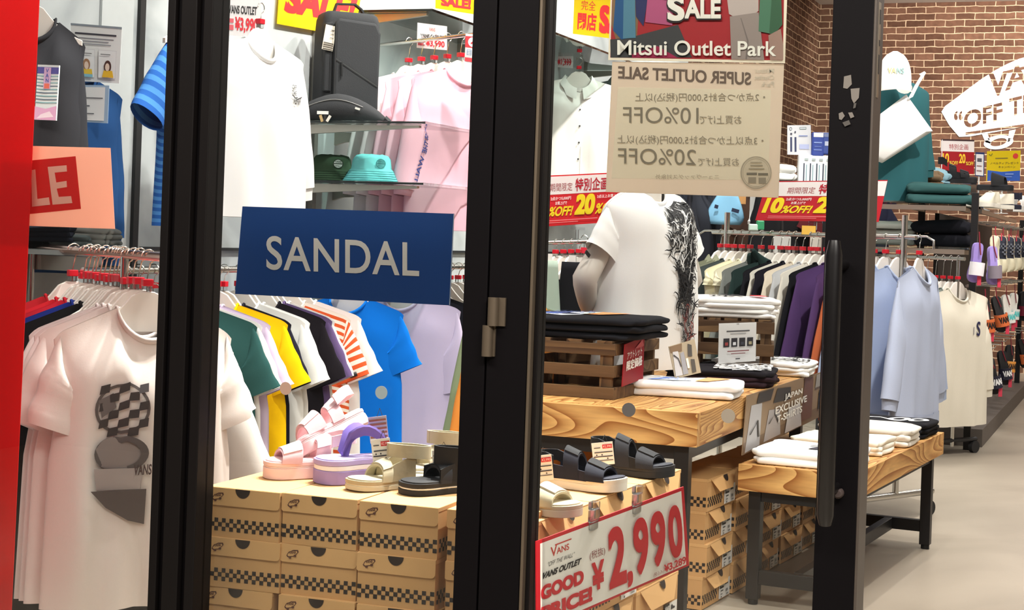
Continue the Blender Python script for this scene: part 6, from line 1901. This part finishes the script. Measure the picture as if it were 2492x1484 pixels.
# backpack
bz = e1.z + .002
BB = plain((44, 45, 48), .85, 0, .06, 200, .2)
BB2 = plain((34, 35, 38), .8, 0, .06, 200, .2)
bc = at_y(838, 290, e1.y + .22)
rzb = TH + R(24)
root = thing('backpack', 'black box-shaped backpack standing on the upper glass shelf', 'backpack', (bc.x, bc.y, bz), rzb)
def rrect(w, d, rr, n=6):
    out = []
    for cx, cy, a0 in ((w / 2 - rr, d / 2 - rr, 0), (-w / 2 + rr, d / 2 - rr, 90), (-w / 2 + rr, -d / 2 + rr, 180), (w / 2 - rr, -d / 2 + rr, 270)):
        for k in range(n + 1):
            a = R(a0 + 90 * k / n)
            out.append((cx + rr * math.cos(a), cy + rr * math.sin(a)))
    return out
Wb, Db, Hb = .27, .17, .49
KB = 1
mb = MB()
secs = []
for z, k in ((0, .93), (.015, .98), (.06, 1), (.25, 1.0), (.40, .99), (.455, .96), (.48, .90), (.49, .80)):
    secs.append([Vector((x * k, y * (k if z < .4 else k * .97), z)) for x, y in rrect(Wb, Db, .035)])
mb.loft(secs, BB)
mb.build('main_body', root, smooth=True)
mb = MB()
yf = -Db / 2 - .004
fp = [(-.09, .02), (.118, .02), (.122, .40), (.10, .445), (-.075, .455), (-.092, .43)]
mb.prism([(x, z) for x, z in fp], yf - .022, yf + .01, BB)
mb.build('front_panel', root, bevel=.012)
mb = MB()
def zf(a, b, h): return Vector((a, yf - .0235 - h, b))
printed(mb, zf, [('l', [(-.085, .275), (.112, .165)], .006, (28, 28, 30)), ('l', [(-.085, .275), (.112, .165)], .0018, (60, 60, 62)), ('l', [(-.088, .02), (-.088, .44)], .003, (20, 20, 22))], .0006)
mb.tube([zf(-.06, .26, .006), zf(-.058, .20, .008)], .005, plain((18, 18, 20), .5), 8)
mb.build('zip', root)
mb = MB()
mb.prism([(-.13, .13), (-.095, .13), (-.095, .44), (-.13, .43)], yf - .004, yf + .03, BB2)
mb.build('side_pocket', root, bevel=.006)
mb = MB()
mb.band([(-.07, 0, .482), (-.055, 0, .53), (.03, 0, .535), (.06, 0, .515), (.085, 0, .475)], (0, .026, 0), .008, BB2)
mb.build('top_handle', root)
mb = MB()
mb.tube([(.13, 0, .36), (.142, -.02, .30), (.132, -.02, .22)], .004, BB2, 6)
mb.tube([(.13, 0, .18), (.142, -.02, .12), (.13, -.02, .05)], .004, BB2, 6)
mb.build('strap_cord', root)
mb = MB()
M = Matrix.Rotation(R(8), 3, 'Y')
C = Vector((-.115, yf - .012, .365))
mb.box(C, (.05, .0015, .11), ink((226, 216, 200)), M=M)
printed(mb, lambda a, b, h: C + M @ Vector((a * .025, -.0012 - h, b * .055)), [('r', -.9, -.95 + .16 * k, .9, -.88 + .16 * k, (60, 50, 44)) for k in range(4)] + [('r', .1, .3, .7, .34, (80, 70, 64)), ('r', .1, .0, .7, .04, (80, 70, 64)), ('r', .1, .6, .7, .66, (80, 70, 64))], .0004)
mb.build('hang_tag', root)
# belt bag lying before it
wb = at_y(824, 282, e1.y + .07)
root = thing('waist_bag', 'black waist bag lying at the front of the upper glass shelf before the backpack', 'bag', (wb.x, e1.y + .06, bz), TH + R(-6))
mb = MB()
secs = []
for k in range(15):
    t = -1 + 2 * k / 14
    hw = (1 - t * t) ** .6
    zt_ = .012 + .10 * (1 - abs(t) ** 1.7) ** .9
    secs.append([Vector((t * .215, (.01 + .05 * hw) * math.cos(q * PI / 8), max(.001, zt_ * .5 + (.008 + zt_ * .5) * math.sin(q * PI / 8)))) for q in range(16)])
mb.loft(secs, BB)
mb.build('pouch', root, smooth=2)
mb = MB()
mb.tube([(-.12 + .24 * k / 10, -.046 - .008 * math.sin(PI * k / 10), .060 + .030 * math.sin(PI * k / 10)) for k in range(11)], .0025, plain((120, 118, 116), .4), 6)
mb.build('zip', root)
mb = MB()
mb.box((-.05, -.072, .03), (.05, .003, .014), ink((236, 234, 230)))
for k in range(3): mb.box((-.055 + .016 * k, -.074, .005), (.012, .002, .03), ink(((190, 160, 110), (40, 36, 36), (226, 220, 210))[k]), M=Matrix.Rotation(R(-20 + 25 * k), 3, 'Y'))
mb.box((.10, -.062, .052), (.022, .003, .009), ink((230, 228, 220)), M=Matrix.Rotation(R(16), 3, 'Y'))
mb.build('price_tag', root)
mb = MB()
mb.band([(-.21, 0, .02), (-.24, -.01, .018), (-.26, .0, .012)], (0, .03, .01), .01, BB2)
mb.band([(.21, 0, .02), (.235, -.02, .0), (.23, -.03, -.02)], (0, .03, .012), .012, BB2)
mb.build('waist_strap', root, smooth=True)
# bucket hats
def bucket(label, p, rz, col, dark, wl):
    root = thing('bucket_hat', label, 'hat', p, rz)
    mb = MB()
    prof = [(.112, .0), (.110, .004), (.086, .050), (.080, .056), (.075, .098), (.066, .112), (.045, .118), (.0, .119)]
    secs = []
    for r0, z in prof[:-1]:
        secs.append([Vector((r0 * 1.12 * math.cos(q * PI / 20) * (1 + .012 * math.sin(q * 1.7)), r0 * .9 * math.sin(q * PI / 20), z + .003 * math.sin(q * .9) * (z > .05))) for q in range(40)])
    mb.loft(secs, fabric(col))
    mb.build('crown', root, smooth=2)
    mb = MB()
    for k in range(5):
        r0, z = .112 - .0056 * k, .003 + .0095 * k
        mb.tube([Vector((r0 * 1.125 * math.cos(q * PI / 20), r0 * .905 * math.sin(q * PI / 20), z + .0015)) for q in range(41)], .0012, fabric(dark), 4, False)
    mb.build('brim_stitching', root)
    mb = MB()
    fm = lambda a, b, h: Vector((.036 + a, -.074 - h + abs(a + .02) * .32 - .08 * b, .078 + b))
    printed(mb, fm, [('o', 0, 0, .022, .021, wl), ('q', 0, 0, .022, .021, .16, dark), ('r', -.018, -.002, .018, .002, dark), ('t', 'VANS', -.014, .004, .014, .014, dark), ('t', 'WALL', -.013, -.014, .013, -.006, dark)], .0006)
    mb.build('badge', root)
h1 = at(800, 441, 7.2)
yh = e1.y + .22
hz = e2.z + .002
h1p, h2p = at_y(806, 440, yh), at_y(908, 440, yh + .02)
bucket('dark green bucket hat with a white round badge on the lower glass shelf', Vector((h1p.x, yh, hz)), TH, (58, 78, 58), (34, 50, 36), (230, 232, 226))
bucket('turquoise bucket hat beside the dark green one on the lower glass shelf', Vector((h2p.x, yh + .0, hz + .004)), TH + R(8), (120, 204, 206), (70, 150, 152), (124, 206, 208))
# yellow sale signs
YW, RR = (252, 226, 20), (222, 36, 40)
sign('sale_sign', 'yellow SALE sign on the wall behind the backpack', 'sign', [at_x(684, -70, XL + .02), at_x(884, -40, XL + .02), at_x(862, 92, XL + .02), at_x(675, 58, XL + .02)], YW, [('t', 'SALE!', .08, .24, .95, .80, RR, {'bold': .05, 'shear': .05})])
sign('sale_sign', 'yellow SALE card standing on the high glass shelf', 'sign', [at(1062, -50, 7.3), at(1168, -50, 7.4), at(1163, 36, 7.4), at(1060, 20, 7.3)], YW, [('t', 'SALE!', .12, .12, .82, .42, RR, {'bold': .05})])
sign('sale_sign', 'yellow sign with red Japanese closing-down text beyond the door glass', 'sign', [at(1398, -14, 10.3), at(1576, -4, 10.2), at(1570, 104, 10.2), at(1394, 82, 10.3)], YW, [('t', '完全', .10, .62, .30, .86, RR, {'bold': .0}), ('t', '閉店', .06, .12, .32, .56, RR, {'bold': .03}), ('t', 'SALE', .36, .10, .95, .78, RR, {'bold': .05})])
gshelf('high shelf along the side wall beyond the door glass', None, at_x(1344, 75, -3.1), 2.0, at_x(1344, 75, -3.1).z)
# price cards above the hanging clothes
def pcard(label, pts, Z, price='¥2,990', top='VANS OUTLET', transl=.2):
    sign('price_card', label, 'price card', [at(u, v, z) for (u, v), z in zip(pts, Z)], (244, 240, 240), [('t', 'VANS', .40, .72, .60, .86, (200, 60, 60), {'bold': .0}), ('t', top, .12, .42, .88, .58, (40, 38, 40), {'bold': .03}), ('t', price, .30, .06, .92, .36, (206, 36, 50), {'bold': .03}), ('r', .04, .10, .26, .20, (206, 90, 100)), ('r', .04, .24, .26, .32, (206, 90, 100))])
pcard('white outlet price card above the white sweatshirt in the middle window', [(545, -42), (640, -36), (632, 92), (545, 84)], [6.35, 6.4, 6.4, 6.35], '¥3,990')
pcard('white outlet price card above the row of pink tees', [(1016, 55), (1088, 64), (1088, 122), (1014, 116)], [7.75, 7.75, 7.75, 7.75], '¥3,990')
pcard('white outlet price card above the cream button-up shirt', [(1340, 106), (1397, 108), (1394, 166), (1340, 162)], [10.6, 10.6, 10.6, 10.6], '¥7,999')
sign('notice_card', 'white card with red bands and a round mark beside the pink tees', 'card', [at(1133, 82, 7.25), at(1190, 86, 7.25), at(1186, 158, 7.25), at(1131, 150, 7.25)], (244, 242, 242), [('p', [(0, .52), (1, .52), (1, .92), (0, .92)], (220, 50, 60)), ('o', .32, .72, .2, .17, (246, 240, 240)), ('l', [(.24, .66), (.36, .74), (.38, .82)], .03, (200, 50, 60)), ('t', '目立', .08, .24, .6, .46, (90, 130, 170), {'bold': .0}), ('r', 0, .02, 1, .16, (220, 60, 70))])
# left window: notices and hanging pack
sign('notice', 'white notice with two drawn women over the blue top in the left window', 'notice', [at(172, 56, 5.62), at(297, 66, 5.62), at(290, 203, 5.62), at(176, 196, 5.62)], (246, 246, 244), [('r', 0, .965, 1, 1, (150, 160, 170)), ('r', .08, .82, .90, .85, (60, 60, 70)), ('r', .15, .75, .85, .765, (130, 130, 140)), ('r', .15, .70, .75, .715, (130, 130, 140)), ('r', .15, .65, .80, .665, (130, 130, 140)),
     ('p', [(.18, .07), (.48, .07), (.48, .57), (.18, .57)], (226, 224, 226)), ('p', [(.19, .08), (.47, .08), (.47, .56), (.19, .56)], (248, 248, 248)), ('p', [(.55, .07), (.92, .07), (.92, .57), (.55, .57)], (226, 224, 226)), ('p', [(.56, .08), (.91, .08), (.91, .56), (.56, .56)], (248, 248, 248)),
     ('o', .31, .30, .075, .10, (176, 130, 96)), ('p', [(.20, .10), (.44, .10), (.42, .22), (.24, .22)], (244, 206, 70)), ('o', .31, .28, .045, .07, (246, 220, 200)), ('r', .2, .08, .44, .13, (140, 200, 220)),
     ('o', .75, .28, .075, .11, (84, 50, 44)), ('p', [(.64, .09), (.88, .09), (.85, .21), (.67, .21)], (246, 196, 50)), ('o', .745, .27, .045, .07, (246, 220, 200)), ('r', .22, .48, .42, .50, (150, 150, 150)), ('r', .6, .48, .8, .50, (150, 150, 150))], mk=ink)
sign('notice', 'small framed white notice below the notice with two drawn women', 'notice', [at(186, 206, 5.6), at(266, 208, 5.6), at(262, 300, 5.6), at(186, 296, 5.6)], (170, 196, 222), [('p', [(.04, .05), (.88, .06), (.88, .95), (.04, .94)], (246, 246, 246)), ('r', .25, .64, .82, .67, (120, 120, 126)), ('r', .25, .42, .42, .46, (120, 120, 126)), ('r', .32, .22, .56, .25, (120, 120, 126))], mk=ink)
sign('hanging_pack', 'striped pastel pack with a vertical red and blue label before the black top', 'pack', [at(92, 157, 5.2), at(144, 159, 5.2), at(136, 293, 5.2), at(84, 291, 5.2)], (226, 232, 232), [('r', 0, .84, 1, .96, (88, 84, 160))] + [('l', [(0, .80 - .06 * k), (.4, .79 - .06 * k), (1, .80 - .06 * k)], .008, ((120, 170, 176), (90, 110, 130))[k % 2]) for k in range(9)] + [('p', [(0, 0), (1, .0), (1, .26), (.5, .2), (0, .24)], (226, 170, 206)), ('p', [(.1, .02), (.9, .06), (.7, .16), (.3, .1)], (244, 220, 232)), ('p', [(.34, .56), (.66, .56), (.66, .95), (.34, .95)], (208, 170, 206)), ('r', .38, .57, .62, .66, (230, 110, 90)), ('t', 'V\nA\nN', .42, .68, .58, .93, (70, 90, 170), {})], th=.012, mk=ink)
# goods on the low shelf under the peach card
for k, (u, v, w_, h_, col, lb) in enumerate(((120, 570, .20, .05, (30, 34, 44), 'black folded bag under the peach card in the left window'), (185, 592, .14, .05, (90, 100, 100), 'grey folded cloth on the shelf under the peach card'), (222, 575, .17, .06, (120, 122, 118), 'light grey shoe-shaped pack under the peach card'), (100, 596, .06, .06, (24, 24, 28), 'small black pouch beside the banner under the peach card'))):
    p = at(u, v, 5.5 + .03 * k)
    folded(lb, p - Vector((0, 0, h_ / 2)), TH, w_, .16, h_, col, seed=300 + k, nm='folded_cloth', cat='folded cloth')
p = at(180, 604, 5.55)
root = thing('wall_shelf', 'grey shelf on the side wall beneath the peach card', 'shelf', (XL, p.y, p.z - .012))
mb = MB(); mb.box(((p.x - XL) / 2 + .12, 0, 0), (p.x - XL + .24, .46, .016), plain((120, 126, 126), .5)); mb.build('shelf_board', root)
mb = MB(); mb.box((.15, 0, -.04), (.3, .02, .05), steel()); mb.build('bracket', root)
# panel joints and slotted uprights of the side wall
for k, u in enumerate((338, )):
    q = at_x(u, 300, XL + .012)
    struct((lambda mb: (mb.box((XL + .008, q.y, 2.0), (.014, .035, 3.9), plain((26, 27, 28), .5)), mb.build('trim_3'))[1])(MB()))
q = at_x(345, 604, XL + .012)
struct((lambda mb: (mb.box((XL + .008, q.y + 4, q.z), (.014, 8.0, .012), plain((40, 42, 44), .5)), mb.build('trim_4'))[1])(MB()))
for k, u in enumerate((302,)):
    q = at_x(u, 300, XL + .012)
    struct((lambda mb: (mb.box((XL + .006, q.y - .06, 2.0), (.010, .20, 3.9), plain((196, 200, 200), .7)), mb.build('trim_5'))[1])(MB()))
bpy.context.view_layer.update()
